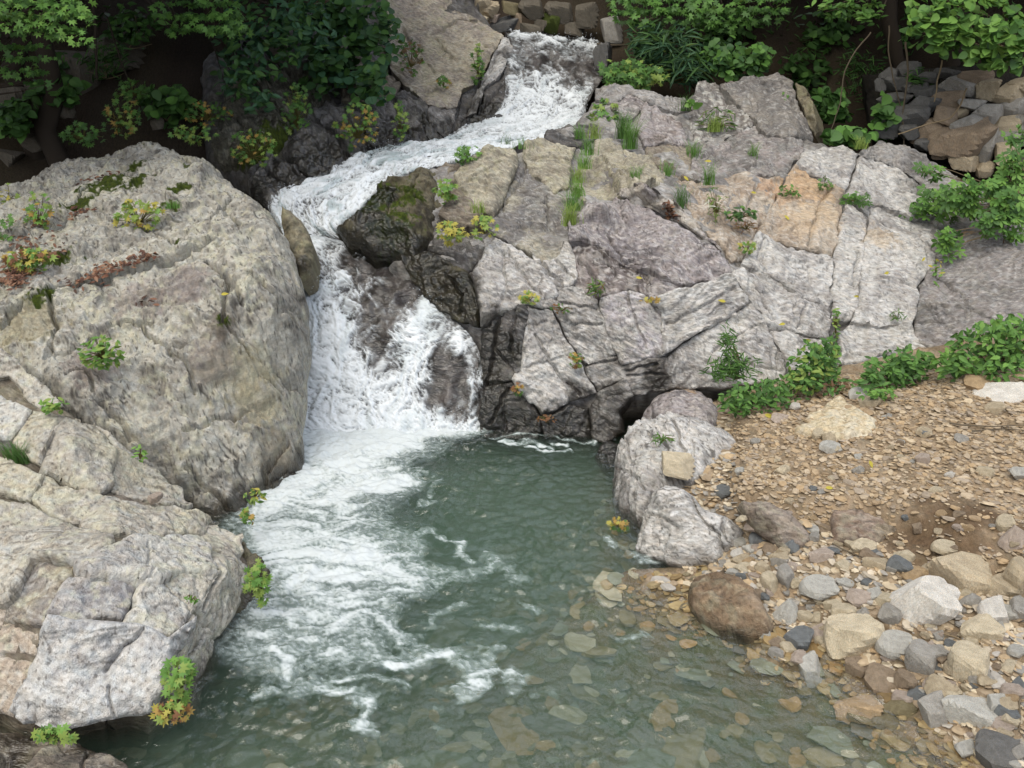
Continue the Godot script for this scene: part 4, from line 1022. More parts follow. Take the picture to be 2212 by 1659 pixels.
func build_pool() -> void:
	var body := StandardMaterial3D.new()
	body.resource_name = "pool_water"
	body.albedo_color = Color(0.3, 0.4, 0.34, 0.04)
	body.transparency = BaseMaterial3D.TRANSPARENCY_ALPHA
	body.roughness = 0.015
	body.metallic_specular = 0.5
	M.pool = body
	body.heightmap_enabled = true
	body.heightmap_texture = height_texture(512, 260, 0.03, 0.5, 0.3)
	body.heightmap_scale = 0.9
	body.uv1_triplanar = true
	body.uv1_world_triplanar = true
	body.uv1_scale = Vector3(0.7, 0.7, 1.0)
	# the surface, with ripples that run out from the fall
	var lo := Vector2(-4.0, -10.1)
	var hi := Vector2(3.9, -3.1)
	var step := 0.016
	var nx := int((hi.x - lo.x) / step)
	var ny := int((hi.y - lo.y) / step)
	var spot := PackedVector3Array()
	var none := PackedColorArray()
	spot.resize(nx * ny)
	var source := at_y(850, 935, 0.0)
	for y in ny:
		for x in nx:
			var p := lo + Vector2(x, y) * step
			spot[y * nx + x] = Vector3(p.x, wave(p, source), p.y)
	structure(part("water", _grid_mesh(spot, _grid_normals(spot, nx, ny), none, nx, ny), body, self))
	# the water's own murk
	var depth := FogVolume.new()
	depth.name = "water_depth"
	depth.shape = RenderingServer.FOG_VOLUME_SHAPE_BOX
	depth.size = Vector3(hi.x - lo.x - 0.1, 2.0, hi.y - lo.y - 0.1)
	depth.position = Vector3((lo.x + hi.x) / 2, -1.06, (lo.y + hi.y) / 2)
	var murk := FogMaterial.new()
	murk.albedo = Color(0.27, 0.45, 0.31).linear_to_srgb()
	murk.density = 0.9
	depth.material = murk
	add_child(depth)
	structure(depth)
	# foam on it
	var foam := plain_material("pool_foam", Color(1, 1, 1), 0.7, true)
	foam.transparency = BaseMaterial3D.TRANSPARENCY_ALPHA
	foam.metallic_specular = 0.3
	var runs := []
	for s in strands:
		var run := PackedVector2Array()
		for k in range(2, s.size(), 2):
			var w := at_y(s[k], s[k + 1], 0.0)
			run.append(Vector2(w.x, w.z))
		runs.append([s[0], s[1], run])
	var rows := []
	for r in foam_rows:
		var a := at_y(r[1], r[0], 0.0)
		var b := at_y(r[2], r[0], 0.0)
		rows.append([a.z, a.x, b.x, r[3] * (0.92 if r[0] > 1060 else 1.0)])
	lo = Vector2(-3.6, -10.0)
	hi = Vector2(1.6, -3.9)
	step = 0.015
	nx = int((hi.x - lo.x) / step)
	ny = int((hi.y - lo.y) / step)
	spot = PackedVector3Array()
	spot.resize(nx * ny)
	var color := PackedColorArray()
	color.resize(nx * ny)
	for y in ny:
		var z := lo.y + y * step
		var k := 0
		while k < rows.size() - 2 and rows[k + 1][0] < z:
			k += 1
		var f := clampf((z - rows[k][0]) / (rows[k + 1][0] - rows[k][0]), 0.0, 1.0)
		for x in nx:
			var p := Vector2(lo.x + x * step, z)
			var w1 := n_warp.get_noise_2d(p.x * 1.1, p.y * 1.1)
			var w2 := n_warp.get_noise_2d(p.x * 1.1 + 60.0, p.y * 1.1)
			var q := p + Vector2(w1, w2) * 0.22 + Vector2(n_mid.get_noise_2d(p.x * 4.0, p.y * 4.0), n_mid.get_noise_2d(p.x * 4.0 + 30.0, p.y * 4.0)) * 0.06
			var xl: float = lerpf(rows[k][1], rows[k + 1][1], f)
			var xr: float = lerpf(rows[k][2], rows[k + 1][2], f)
			var strength: float = lerpf(rows[k][3], rows[k + 1][3], f)
			var inside := minf(q.x - xl + 0.3, xr - q.x)
			var cover := strength * smooth01(-0.3, 0.55, inside)
			if z < rows[0][0] - 0.4:
				cover = 0.0
			for s in runs:
				var run: PackedVector2Array = s[2]
				var wide: float = s[0]
				if q.distance_squared_to(run[0]) > 9.0:
					continue
				var d := 9.0
				for g in run.size() - 1:
					d = minf(d, q.distance_to(Geometry2D.get_closest_point_to_segment(q, run[g], run[g + 1])))
				cover = maxf(cover, s[1] * smooth01(wide * 1.5, 0.0, d + wide * 0.7 * n_mid.get_noise_2d(p.x * 5.0, p.y * 6.0)) * (0.72 + 0.7 * n_mid.get_noise_2d(p.x * 2.3 + 9.0, p.y * 3.0)))
			var i := y * nx + x
			var a := 0.0
			if cover > 0.02:
				var streak := n_mid.get_noise_2d(q.x * 1.4 + q.y * 0.3, q.y * 5.5)
				var web := n_cell.get_noise_2d(q.x * 6.0, q.y * 9.0)
				var web2 := n_cell.get_noise_2d(q.x * 15.0, q.y * 22.0)
				var fine := n_high.get_noise_2d(p.x * 16.0, p.y * 22.0)
				var lace := maxf(smooth01(-0.5, -0.95, web), 0.8 * smooth01(-0.45, -0.95, web2))
				var tiny := n_high.get_noise_2d(p.x * 38.0, p.y * 46.0)
				var body_ := smooth01(0.28, 1.12, cover + 0.55 * streak + 0.28 * fine + 0.16 * tiny)
				var edge_ := lace * smooth01(0.08, 0.4, cover) * (0.55 + 0.6 * fine)
				a = clampf(maxf(maxf(0.96 * body_, 0.75 * edge_), 0.3 * smooth01(0.15, 0.9, cover + 0.3 * streak)), 0.0, 0.97)
			spot[i] = Vector3(p.x, wave(p, source) + 0.006 + 0.009 * a, p.y)
			color[i] = Color(0.38, 0.48, 0.46).lerp(Color(0.56, 0.595, 0.61), a)
			color[i].a = a
	var o := part("foam", _grid_mesh(spot, _grid_normals(spot, nx, ny), color, nx, ny, 0.01), foam, self)
	o.set_meta("kind", "stuff")


func wave(p: Vector2, source: Vector3) -> float:
	var d := p.distance_to(Vector2(source.x, source.z))
	var power := 0.25 + 1.5 * smooth01(3.2, 0.2, d)
	var w := n_warp.get_noise_2d(p.x * 0.9, p.y * 0.9) * 0.5
	var v := n_warp.get_noise_2d(p.x * 0.9 + 33.0, p.y * 0.9) * 0.5
	var calm := 0.5 + 0.5 * smooth01(-0.3, 0.3, n_low.get_noise_2d(p.x * 0.8, p.y * 0.8))
	return power * (0.022 * n_mid.get_noise_2d(p.x * 1.9 + w, p.y * 3.2 + v) + 0.014 * n_ridge.get_noise_2d(p.x * 2.6 + v, p.y * 4.4 + w)) + calm * (0.034 * n_mid.get_noise_2d(p.x * 3.4 + 20.0 + w, p.y * 5.2 + v) + 0.013 * n_high.get_noise_2d(p.x * 8.0 + v, p.y * 11.0))


# ---------------------------------------------------------------- ground

var sv_ground: Survey


func make_ground_survey() -> void:
	var flat := []
	for q in [[1310, 1100, -0.35], [1375, 1225, 0.0], [1480, 1318, 0.0], [1640, 1352, 0.0], [1690, 1435, 0.0], [1800, 1412, 0.0], [1900, 1485, 0.0], [1990, 1565, 0.0], [2060, 1615, 0.0], [2110, 1665, 0.0],
		[1375, 1300, -0.55], [1200, 1300, -0.95], [1000, 1200, -1.4], [800, 1100, -1.4], [700, 1400, -1.3], [500, 1550, -0.75], [1000, 1500, -0.75], [1300, 1500, -0.6], [1500, 1480, -0.4], [1700, 1550, -0.3], [1500, 1659, -0.5], [1000, 1720, -0.6], [300, 1700, -0.5], [1900, 1670, -0.22], [1150, 980, -1.1], [900, 950, -1.3], [1250, 1150, -0.9], [1250, 1000, -0.8], [600, 1300, -1.2], [640, 1050, -1.2], [1034, 935, -0.9], [640, 930, -1.2], [1300, 940, -0.5],
		[1600, 1240, 0.2], [1700, 1250, 0.26], [1850, 1300, 0.3], [2000, 1380, 0.3], [2150, 1480, 0.28], [2260, 1600, 0.22], [1750, 1150, 0.45], [1900, 1200, 0.48], [2050, 1250, 0.5], [2260, 1350, 0.45], [1600, 1050, 0.62], [1800, 1070, 0.68], [1950, 1090, 0.74], [2100, 1140, 0.78], [2260, 1190, 0.8], [1930, 1150, 0.56], [2060, 1215, 0.56], [2260, 1290, 0.55],
		[1750, 920, 0.8], [1950, 960, 0.86], [2260, 960, 0.92], [1900, 850, 0.9], [2100, 845, 1.02], [2260, 850, 1.08], [1600, 900, 0.66], [1680, 820, 0.75], [1490, 1010, 0.32], [1500, 1150, 0.1], [1450, 900, 0.35], [1560, 1120, 0.16], [1590, 1175, 0.14], [1520, 1212, 0.02], [1540, 1060, 0.36], [1560, 935, 0.42], [1605, 965, 0.58], [1430, 1050, 0.1], [2300, 780, 1.2]]:
		var w := at_y(q[0], q[1], q[2])
		flat.append_array([w.x, w.z, q[2]])
	flat.append_array([-6, -3, 0.3, -4, -2, -0.3, 0, -2, -0.6, 3, -2, -0.15, 6, -2, 0.4, 7, -5, 0.7, 8, -8, 1.2, 8, -10, 1.6, -6, -10, 0.5, 0, -11, 0.0])
	sv_ground = Survey.new(flat)


func ground_y(x: float, z: float) -> float:
	return sv_ground.read(Vector2(x, z)) + 0.05 * n_mid.get_noise_2d(x * 1.8, z * 1.8) + 0.02 * n_high.get_noise_2d(x * 6.0, z * 6.0)


func build_ground() -> void:
	var lo := Vector2(-6.0, -10.6)
	var hi := Vector2(7.6, -2.0)
	var step := 0.06
	var nx := int((hi.x - lo.x) / step)
	var ny := int((hi.y - lo.y) / step)
	var spot := PackedVector3Array()
	var color := PackedColorArray()
	var scarp := at_y(2040, 1150, 0.66)
	for y in ny:
		for x in nx:
			var p := lo + Vector2(x, y) * step
			var h := ground_y(p.x, p.y)
			spot.append(Vector3(p.x, h, p.y))
			var c := col(170, 150, 126).lerp(col(136, 118, 96), smooth01(-0.3, 0.3, n_mid.get_noise_2d(p.x * 3.0, p.y * 3.0)))
			c = c.lerp(col(150, 140, 122), smooth01(0.1, 0.4, n_high.get_noise_2d(p.x * 5.0, p.y * 5.0)) * 0.5)
			c = c.lerp(col(98, 78, 58), 0.85 * smooth01(0.75, 0.25, Vector2(p.x - scarp.x, (p.y - scarp.z) * 1.6).length() + 0.3 * n_mid.get_noise_2d(p.x * 3.0 + 5.0, p.y * 3.0)))
			c = c.lerp(col(96, 84, 56), smooth01(0.03, -0.1, h + 0.1 * n_mid.get_noise_2d(p.x * 4.0, p.y * 4.0)) * 0.8)
			c = c.lerp(col(92, 102, 74), 0.6 * smooth01(0.0, 0.3, n_mid.get_noise_2d(p.x * 2.4 + 40.0, p.y * 2.4)) * float(h < -0.08))
			color.append(c)
	structure(part("ground", _grid_mesh(spot, _grid_normals(spot, nx, ny), color, nx, ny), M.soil, self))
	# the wooded slopes round and behind
	spot.clear()
	color.clear()
	nx = 150
	ny = 150
	for y in ny:
		for x in nx:
			var fx := (float(x) / (nx - 1) * 2.0 - 1.0)
			var fz := float(y) / (ny - 1)
			var px := 3.0 + 70.0 * (0.25 * fx + 0.75 * fx * fx * fx)
			var pz := -70.0 + 110.0 * fz
			spot.append(Vector3(px, hill_y(px, pz), pz))
			color.append(col(56, 48, 40).lerp(col(74, 64, 52), smooth01(-0.3, 0.3, n_mid.get_noise_2d(px * 1.1, pz * 1.1))))
	structure(part("hillside", _grid_mesh(spot, _grid_normals(spot, nx, ny), color, nx, ny), M.soil, self))


func hill_y(x: float, z: float) -> float:
	var d := -z
	var bed := -2.2 + smooth01(9.0, 20.0, d) * 6.2 + maxf(0.0, d - 19.0) * 0.3
	var mid := 1.8 + (d - 15.0) * 0.02 if d > 10.0 else 0.5
	var side := absf(x - mid)
	var bank := smooth01(2.0, 9.0, side) * 3.2 + maxf(0.0, side - 6.0) * 0.55
	if x < mid:
		bank = smooth01(2.0, 9.0, side) * 2.0 + maxf(0.0, side - 9.5) * 0.5
	if d < 13.0:
		bank *= smooth01(5.0, 13.0, maxf(d, side * 1.1))
	var back := smooth01(15.0, 24.0, d) * 1.5
	return bed + bank + back + 0.5 * n_low.get_noise_2d(x * 0.25, z * 0.25) + 0.15 * n_mid.get_noise_2d(x * 0.9, z * 0.9)


# ---------------------------------------------------------------- loose stones

var stone_shapes := []
var pebble_shapes := []
var tones := {}


# An angular stone: a lump cut by random planes, flattened, about one metre across.
func stone_mesh(s: int, n: int, cuts: int, flat: float) -> ArrayMesh:
	var r := RandomNumberGenerator.new()
	r.seed = s
	var planes := []
	for i in cuts:
		var d := Vector3(r.randfn(), r.randfn() * 1.1, r.randfn()).normalized()
		planes.append([d, r.randf_range(0.55, 0.95)])
	planes.append([Vector3(r.randf_range(-0.15, 0.15), 1, r.randf_range(-0.15, 0.15)).normalized(), r.randf_range(0.5, 0.7)])
	planes.append([Vector3(r.randf_range(-0.15, 0.15), -1, r.randf_range(-0.15, 0.15)).normalized(), r.randf_range(0.5, 0.7)])
	var st := SurfaceTool.new()
	st.begin(Mesh.PRIMITIVE_TRIANGLES)
	st.set_smooth_group(-1)
	var axes := [[Vector3.RIGHT, Vector3.UP, Vector3.BACK], [Vector3.LEFT, Vector3.UP, Vector3.FORWARD], [Vector3.UP, Vector3.BACK, Vector3.RIGHT], [Vector3.DOWN, Vector3.FORWARD, Vector3.RIGHT], [Vector3.BACK, Vector3.UP, Vector3.LEFT], [Vector3.FORWARD, Vector3.UP, Vector3.RIGHT]]
	for face in axes:
		for y in n:
			for x in n:
				var q := []
				for k in [[0, 0], [1, 0], [1, 1], [0, 1]]:
					var d: Vector3 = (face[0] + face[1] * (2.0 * (y + k[1]) / n - 1.0) + face[2] * (2.0 * (x + k[0]) / n - 1.0)).normalized()
					var far := 1.25
					for p in planes:
						var t: float = d.dot(p[0])
						if t > 0.05:
							far = minf(far, p[1] / t)
					far *= 1.0 + 0.025 * n_mid.get_noise_3dv(d * 1.6 + Vector3(s, 0, 0)) + 0.012 * n_high.get_noise_3dv(d * 4.0 + Vector3(s, 0, 0))
					q.append(d * far * 0.5 * Vector3(1, flat, 1))
				var shade := []
				for v in q:
					var g := 0.9 + 0.28 * n_mid.get_noise_3dv(v * 5.0 + Vector3(s, 3, 0)) + 0.2 * n_high.get_noise_3dv(v * 16.0 + Vector3(s, 3, 0))
					shade.append(Color(g, g * 0.985, g * 0.96))
				for k in [0, 1, 2, 0, 2, 3]:
					st.set_color(shade[k])
					st.add_vertex(q[k])
	st.generate_normals()
	st.index()
	return st.commit()


func make_stones() -> void:
	for i in 14:
		stone_shapes.append(stone_mesh(500 + i * 7, 8, 7 + i % 4, [0.55, 0.7, 0.85, 0.45][i % 4]))
	for i in 6:
		pebble_shapes.append(stone_mesh(900 + i * 7, 3, 6, [0.35, 0.5, 0.7][i % 3]))
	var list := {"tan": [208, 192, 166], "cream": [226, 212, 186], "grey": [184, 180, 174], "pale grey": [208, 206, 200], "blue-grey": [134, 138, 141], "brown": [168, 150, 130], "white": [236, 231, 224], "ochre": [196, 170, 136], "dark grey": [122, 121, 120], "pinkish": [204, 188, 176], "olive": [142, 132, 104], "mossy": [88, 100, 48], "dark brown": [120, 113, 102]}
	for t in list:
		var m: StandardMaterial3D = M.stone.duplicate()
		m.resource_name = "stone_" + t.replace(" ", "_").replace("-", "_")
		m.albedo_color = Color(list[t][0] / 255.0, list[t][1] / 255.0, list[t][2] / 255.0)
		tones[t] = m


# Where a line of sight through the traced spot meets the ground.
func on_ground(px: float, py: float) -> Vector3:
	var y := 0.3
	var p := Vector3.ZERO
	for i in 8:
		p = at_y(px, py, y)
		y = lerpf(y, ground_y(p.x, p.z), 0.7)
	return p


# size in photo columns and rows
func put_stone(px: float, py: float, w: float, h: float, tone: String, where: Vector3, parent: Node3D, called := "stone") -> MeshInstance3D:
	var m := EYE.distance_to(where) / LENS
	var b := Basis(Vector3.UP, rng.randf_range(-0.35, 0.35)) * Basis(Vector3.RIGHT, rng.randf_range(-0.1, 0.35)) * Basis(Vector3.BACK, rng.randf_range(-0.25, 0.25))
	var shape: ArrayMesh = stone_shapes[rng.randi() % stone_shapes.size()]
	var size := shape.get_aabb().size
	b = b * Basis.from_scale(Vector3(w * m / size.x, h * m * 1.0 / size.y, (w + h) * 0.5 * m / size.z))
	return part(called, shape, tones[tone], parent, Transform3D(b, where))


var known := []
var told := {}


# Tells a small stone by its tone and by the traced stone it lies nearest to.
func beside(px: float, py: float, tone: String) -> String:
	var best := 1e9
	var near: Array
	for k in known:
		var d: float = Vector2(px, py).distance_squared_to(k[0])
		if d < best:
			best = d
			near = k
	var words := PackedStringArray()
	for w in near[1].split(" "):
		if words.size() > 1 and (w in ["at", "beside", "above", "below", "right", "left", "with", "lying", "leaning", "in", "on", "near", "among", "touching", "between", "half", "under", "stuck", "cut", "just", "behind", "tucked", "sitting", "standing", "mid-bank", "up", "dipping", "from"] or words.size() > 6):
			break
		words.append(w)
	var d: Vector2 = Vector2(px, py) - near[0]
	var side := ("right of" if d.x > 0.0 else "left of") if absf(d.x) > absf(d.y) else ("below" if d.y > 0.0 else "above")
	return "small %s angular stone just %s the %s" % [tone, side, " ".join(words).trim_suffix(",")]


func build_stones() -> void:
	make_stones()
	var g := "loose stones on the gravel bank"
	# traced in a close-up: column, row, width, height there, tone, label
	for q in [
		[355, 215, 130, 90, "pale grey", "pale grey oval stone at the foot of the chalky white boulder"], [380, 285, 90, 55, "white", "small whitish stone beside the chalky white boulder's right end"], [438, 340, 80, 65, "ochre", "small rust-orange stone above the big brown boulder"],
		[715, 232, 130, 80, "blue-grey", "blue-grey flat stone at the tip of the dark wedge slab"], [858, 190, 80, 75, "grey", "grey lumpy stone just right of the blue-grey flat stone"], [1165, 238, 165, 90, "cream", "cream rounded slab below the pinkish half-buried rock"],
		[900, 285, 150, 75, "pinkish", "flat pinkish stone among the rubble under the wedge slab"], [640, 312, 115, 95, "tan", "tan block right of the rust-orange stone"], [520, 372, 125, 95, "tan", "tan angular stone touching the big brown boulder's upper right"],
		[690, 435, 105, 140, "grey", "upright greenish-grey stone right of the big brown boulder"], [580, 485, 105, 145, "cream", "tall cream stone leaning on the big brown boulder"], [900, 515, 215, 120, "pale grey", "smooth pale grey wedge-shaped stone mid-bank"], [1412, 365, 135, 90, "blue-grey", "blue-grey pointed stone above the white quartz block"],
		[1505, 432, 160, 75, "ochre", "ochre stone behind the white quartz block"], [1445, 292, 125, 70, "cream", "flat cream stone above the blue-grey pointed stone"], [1262, 342, 145, 75, "tan", "tan flat stone left of the blue-grey pointed stone"], [1700, 252, 130, 75, "cream", "cream stone at the foot of the dark earth scarp"],
		[1795, 405, 345, 175, "tan", "long tan wedge of rock lying below the earth scarp"], [1555, 640, 330, 330, "white", "white quartz block with a rusty orange centre"], [2035, 682, 165, 170, "white", "whitish rounded block near the photo's right edge"], [2058, 512, 210, 140, "tan", "tan cracked rock right of the long tan wedge"],
		[1918, 770, 210, 160, "cream", "cream two-faced stone below the white rounded block"], [2175, 660, 130, 140, "grey", "grey stone cut by the photo's right edge"], [1870, 585, 135, 85, "grey", "grey flat stone between quartz block and white rounded block"], [1120, 825, 320, 235, "cream", "cream and grey three-sided rock at the waterline"],
		[1392, 885, 205, 135, "pale grey", "pale squared stone right of the three-sided rock"], [1570, 985, 185, 200, "grey", "rough grey stone standing below the white quartz block"], [1892, 1022, 235, 230, "cream", "big smooth cream stone with a sharp rim"], [680, 660, 135, 190, "pale grey", "streaked pale stone lying like a wood chip below the brown boulder"],
		[750, 865, 205, 170, "blue-grey", "dark blue-grey lump half in the water"], [795, 680, 105, 65, "cream", "small cream stone right of the streaked stone"], [882, 702, 75, 65, "cream", "tiny cream block beside another above the dark lump"], [885, 755, 115, 50, "tan", "thin tan flake above the dark blue-grey lump"],
		[1052, 662, 140, 95, "cream", "cream jagged stone above the three-sided rock"], [1172, 672, 95, 95, "grey", "grey triangular stone up from the three-sided rock"], [1348, 682, 115, 110, "grey", "grey upright shard left of the white quartz block"], [1310, 592, 115, 80, "cream", "cream peaked stone left of the quartz block's top"],
		[1140, 562, 145, 80, "pinkish", "pinkish flat stone in the middle of the bank"], [1638, 1312, 185, 165, "grey", "grey stone dipping into the water near the lower right"], [1862, 1282, 270, 150, "pale grey", "broad pale grey stone, lowest large one on the shore"], [1662, 1162, 165, 140, "tan", "tan blocky stone above the grey stone in the water"],
		[2040, 1555, 265, 160, "dark grey", "dark grey rough stone at the bottom right corner"], [2140, 180, 110, 150, "pinkish", "pinkish block at the right edge under the earth scarp"], [2095, 105, 95, 110, "cream", "cream round stone stuck in the earth scarp"], [2180, 450, 130, 210, "tan", "yellowish tan rock on the right edge above the white block"],
		[1445, 1110, 110, 130, "brown", "brown upright flake at the waterline"], [840, 1045, 150, 180, "pale grey", "pale slab lying under shallow water near the shore"], [1290, 1092, 205, 140, "brown", "brown stone under shallow water"], [1125, 1005, 155, 110, "brown", "brown flat stone under water below the three-sided rock"], [1430, 1270, 225, 95, "olive", "dark olive slab under shallow water"], [1140, 1270, 265, 120, "ochre", "ochre slab under the shallow water"], [1330, 1362, 155, 85, "olive", "olive round stone under water near the lower right"]]:
		var p := Vector2(1469.0 + q[0] * 0.336, 1106.0 + q[1] * 0.336)
		var w := on_ground(p.x, p.y)
		var o := put_stone(p.x, p.y, q[2] * 0.336, q[3] * 0.336, q[4], w + Vector3(0, 0.02, 0), self)
		tag(o, q[5], "stone", g)
		known.append([p, q[5]])
	for q in [
		[270, 1540, 105, 90, "blue-grey", "blue-grey round stone at the upper end of the wedge slab"], [970, 1250, 130, 60, "pale grey", "pale grey flat stone in the upper gravel"], [888, 1170, 65, 85, "cream", "small upright cream stone in the upper gravel"], [952, 1192, 75, 75, "tan", "tan stone beside the small upright cream stone"],
		[660, 1395, 100, 60, "cream", "cream flat stone in the brown gravel above the wedge slab"], [1550, 1322, 85, 75, "pinkish", "pinkish cube-like stone on the upper gravel"], [1570, 1152, 90, 50, "tan", "tan stone on the upper gravel below the shrubs"], [1800, 1187, 90, 45, "grey", "grey smooth stone on the upper gravel, right part"],
		[1930, 835, 220, 90, "ochre", "yellowish rock in front of the big right-hand shrub"], [2050, 900, 340, 85, "white", "long white-edged flat rock under the big right-hand shrub"], [1230, 955, 130, 60, "tan", "tan flat rock right of the cream pyramid-shaped rock"], [2030, 995, 110, 55, "tan", "tan stone on the upper gravel near the right edge"],
		[1150, 905, 120, 60, "pale grey", "pale stone tucked behind the cream pyramid-shaped rock"], [640, 1055, 130, 45, "pinkish", "pinkish flat stone in front of the low round shrub"], [740, 985, 60, 50, "white", "white pebble between low shrub and cream pyramid-shaped rock"], [1150, 1385, 80, 50, "grey", "grey stone with a yellow leaf beside it"], [1735, 1415, 60, 35, "white", "white pebble on the upper gravel"], [70, 985, 125, 85, "tan", "brown-tan rock sitting on the cliff foot left of the low shrub"], [2190, 1420, 110, 60, "pale grey", "pale grey stone at the right edge of the upper gravel"], [1960, 1400, 90, 60, "cream", "cream flat stone in the right part of the upper gravel"]]:
		var p := Vector2(1469.0 + q[0] * 0.336, 553.0 + q[1] * 0.336)
		tag(put_stone(p.x, p.y, q[2] * 0.336, q[3] * 0.336, q[4], on_ground(p.x, p.y) + Vector3(0, 0.02, 0), self), q[5], "stone", g)
		known.append([p, q[5]])
	tag(put_stone(1462, 1006, 80, 42, "cream", at(1462, 1006, 7.6), self), "flat tan stone lying on top of the banded boulder", "stone", g)
	tag(put_stone(333, 1077, 34, 18, "pinkish", at(333, 1077, 6.38), self), "lone pinkish pebble on the lower left slabs", "stone")
	# the larger rocks of the bank
	var sv := Survey.new(_bank_survey())
	var f := foliation(0.5)
	block(sv, [1585, 1088, 1606, 1074, 1640, 1070, 1700, 1095, 1735, 1125, 1757, 1152, 1735, 1165, 1690, 1188, 1664, 1165, 1620, 1130], with(L.brown, {"a": col(150, 138, 128), "b": col(120, 108, 98)}), {"dz": -0.12, "bw": 0.07, "bd": 0.08, "thick": 0.3, "fol": f, "plain": true}, tag_root("boulder", "dark grey-brown wedge-shaped slab stone right of the chalky white boulder", "boulder"), "boulder_body")
	block(sv, [1786, 1110, 1800, 1090, 1850, 1082, 1900, 1104, 1942, 1128, 1925, 1146, 1880, 1168, 1850, 1172, 1800, 1162], with(L.brown, {"a": col(160, 142, 128), "b": col(136, 116, 102)}), {"dz": -0.1, "bw": 0.1, "bd": 0.1, "thick": 0.3, "fol": f, "plain": true}, tag_root("boulder", "pinkish-brown rock half buried at the edge of the earth scarp", "boulder"), "boulder_body")
	block(sv, [1474, 1278, 1485, 1250, 1505, 1225, 1560, 1211, 1600, 1225, 1640, 1262, 1662, 1310, 1655, 1336, 1610, 1343, 1540, 1328, 1490, 1300], with(L.brown, {"a": col(164, 146, 126), "b": col(132, 112, 92), "streak": col(178, 160, 134), "wet": -0.02, "mat": "granite"}), {"dz": -0.2, "bw": 0.16, "bd": 0.16, "thick": 0.4, "fol": f, "plain": true}, tag_root("boulder", "big rounded brown boulder at the waterline below the chalky white one", "boulder"), "boulder_body")
	block(sv, [1708, 922, 1745, 889, 1790, 862, 1812, 851, 1830, 858, 1860, 878, 1895, 905, 1880, 935, 1800, 940, 1730, 935], with(L.slab, {"a": col(224, 212, 184), "b": col(206, 190, 160), "lichen": col(222, 214, 196), "streak": col(228, 220, 200), "dark": col(150, 130, 104)}), {"dz": -0.1, "bw": 0.08, "bd": 0.08, "thick": 0.3, "fol": f, "plain": true, "ledge": 0.01}, tag_root("boulder", "cream pyramid-shaped rock half buried in the upper gravel", "boulder"), "boulder_body")
	# the rest of the rubble
	var n := 0
	var names := ["tan", "tan", "cream", "cream", "pinkish", "grey", "pale grey", "brown", "ochre", "blue-grey"]
	var tries := 0
	while n < 215 and tries < 6000:
		tries += 1
		var px := rng.randf_range(1430, 2260)
		var py := rng.randf_range(900, 1660)
		var w := on_ground(px, py)
		if w.y < -0.04 or w.x > 4.3:
			continue
		var low := w.y < 0.5
		if not low and rng.randf() < 0.55:
			continue
		if px < 1600 and py < 1240:
			continue
		var size := rng.randf_range(18.0, 42.0) if low else rng.randf_range(12.0, 24.0)
		var tone: String = names[rng.randi() % names.size()]
		var label := beside(px, py, tone)
		for again in 30:
			if not told.has(label):
				break
			tone = names[rng.randi() % names.size()]
			label = beside(px, py, tone)
		if told.has(label):
			continue
		told[label] = true
		tag(put_stone(px, py, size, size * rng.randf_range(0.45, 0.8), tone, w + Vector3(0, 0.01, 0), self), label, "stone", "small rubble stones on the bank")
		n += 1
	_gravel()


func tag_root(called: String, label: String, category: String) -> Node3D:
	return thing(called, label, category)


func _bank_survey() -> Array:
	var flat := []
	for py in range(820, 1480, 30):
		for px in range(1440, 2260, 40):
			var w := on_ground(px, py)
			flat.append_array([px + rng.randf(), py + rng.randf(), -w.z])
	return flat


func copies(mesh: Mesh, m: Material, list: Array, colors: Array, called: String, parent: Node3D) -> MultiMeshInstance3D:
	var mm := MultiMesh.new()
	mm.transform_format = MultiMesh.TRANSFORM_3D
	mm.use_colors = true
	mm.mesh = mesh
	mm.instance_count = list.size()
	for i in list.size():
		mm.set_instance_transform(i, list[i])
		mm.set_instance_color(i, colors[i])
	var o := MultiMeshInstance3D.new()
	o.name = numbered(called) if parent == self else called
	o.multimesh = mm
	o.material_override = m
	parent.add_child(o, true)
	o.set_meta("kind", "stuff")
	return o


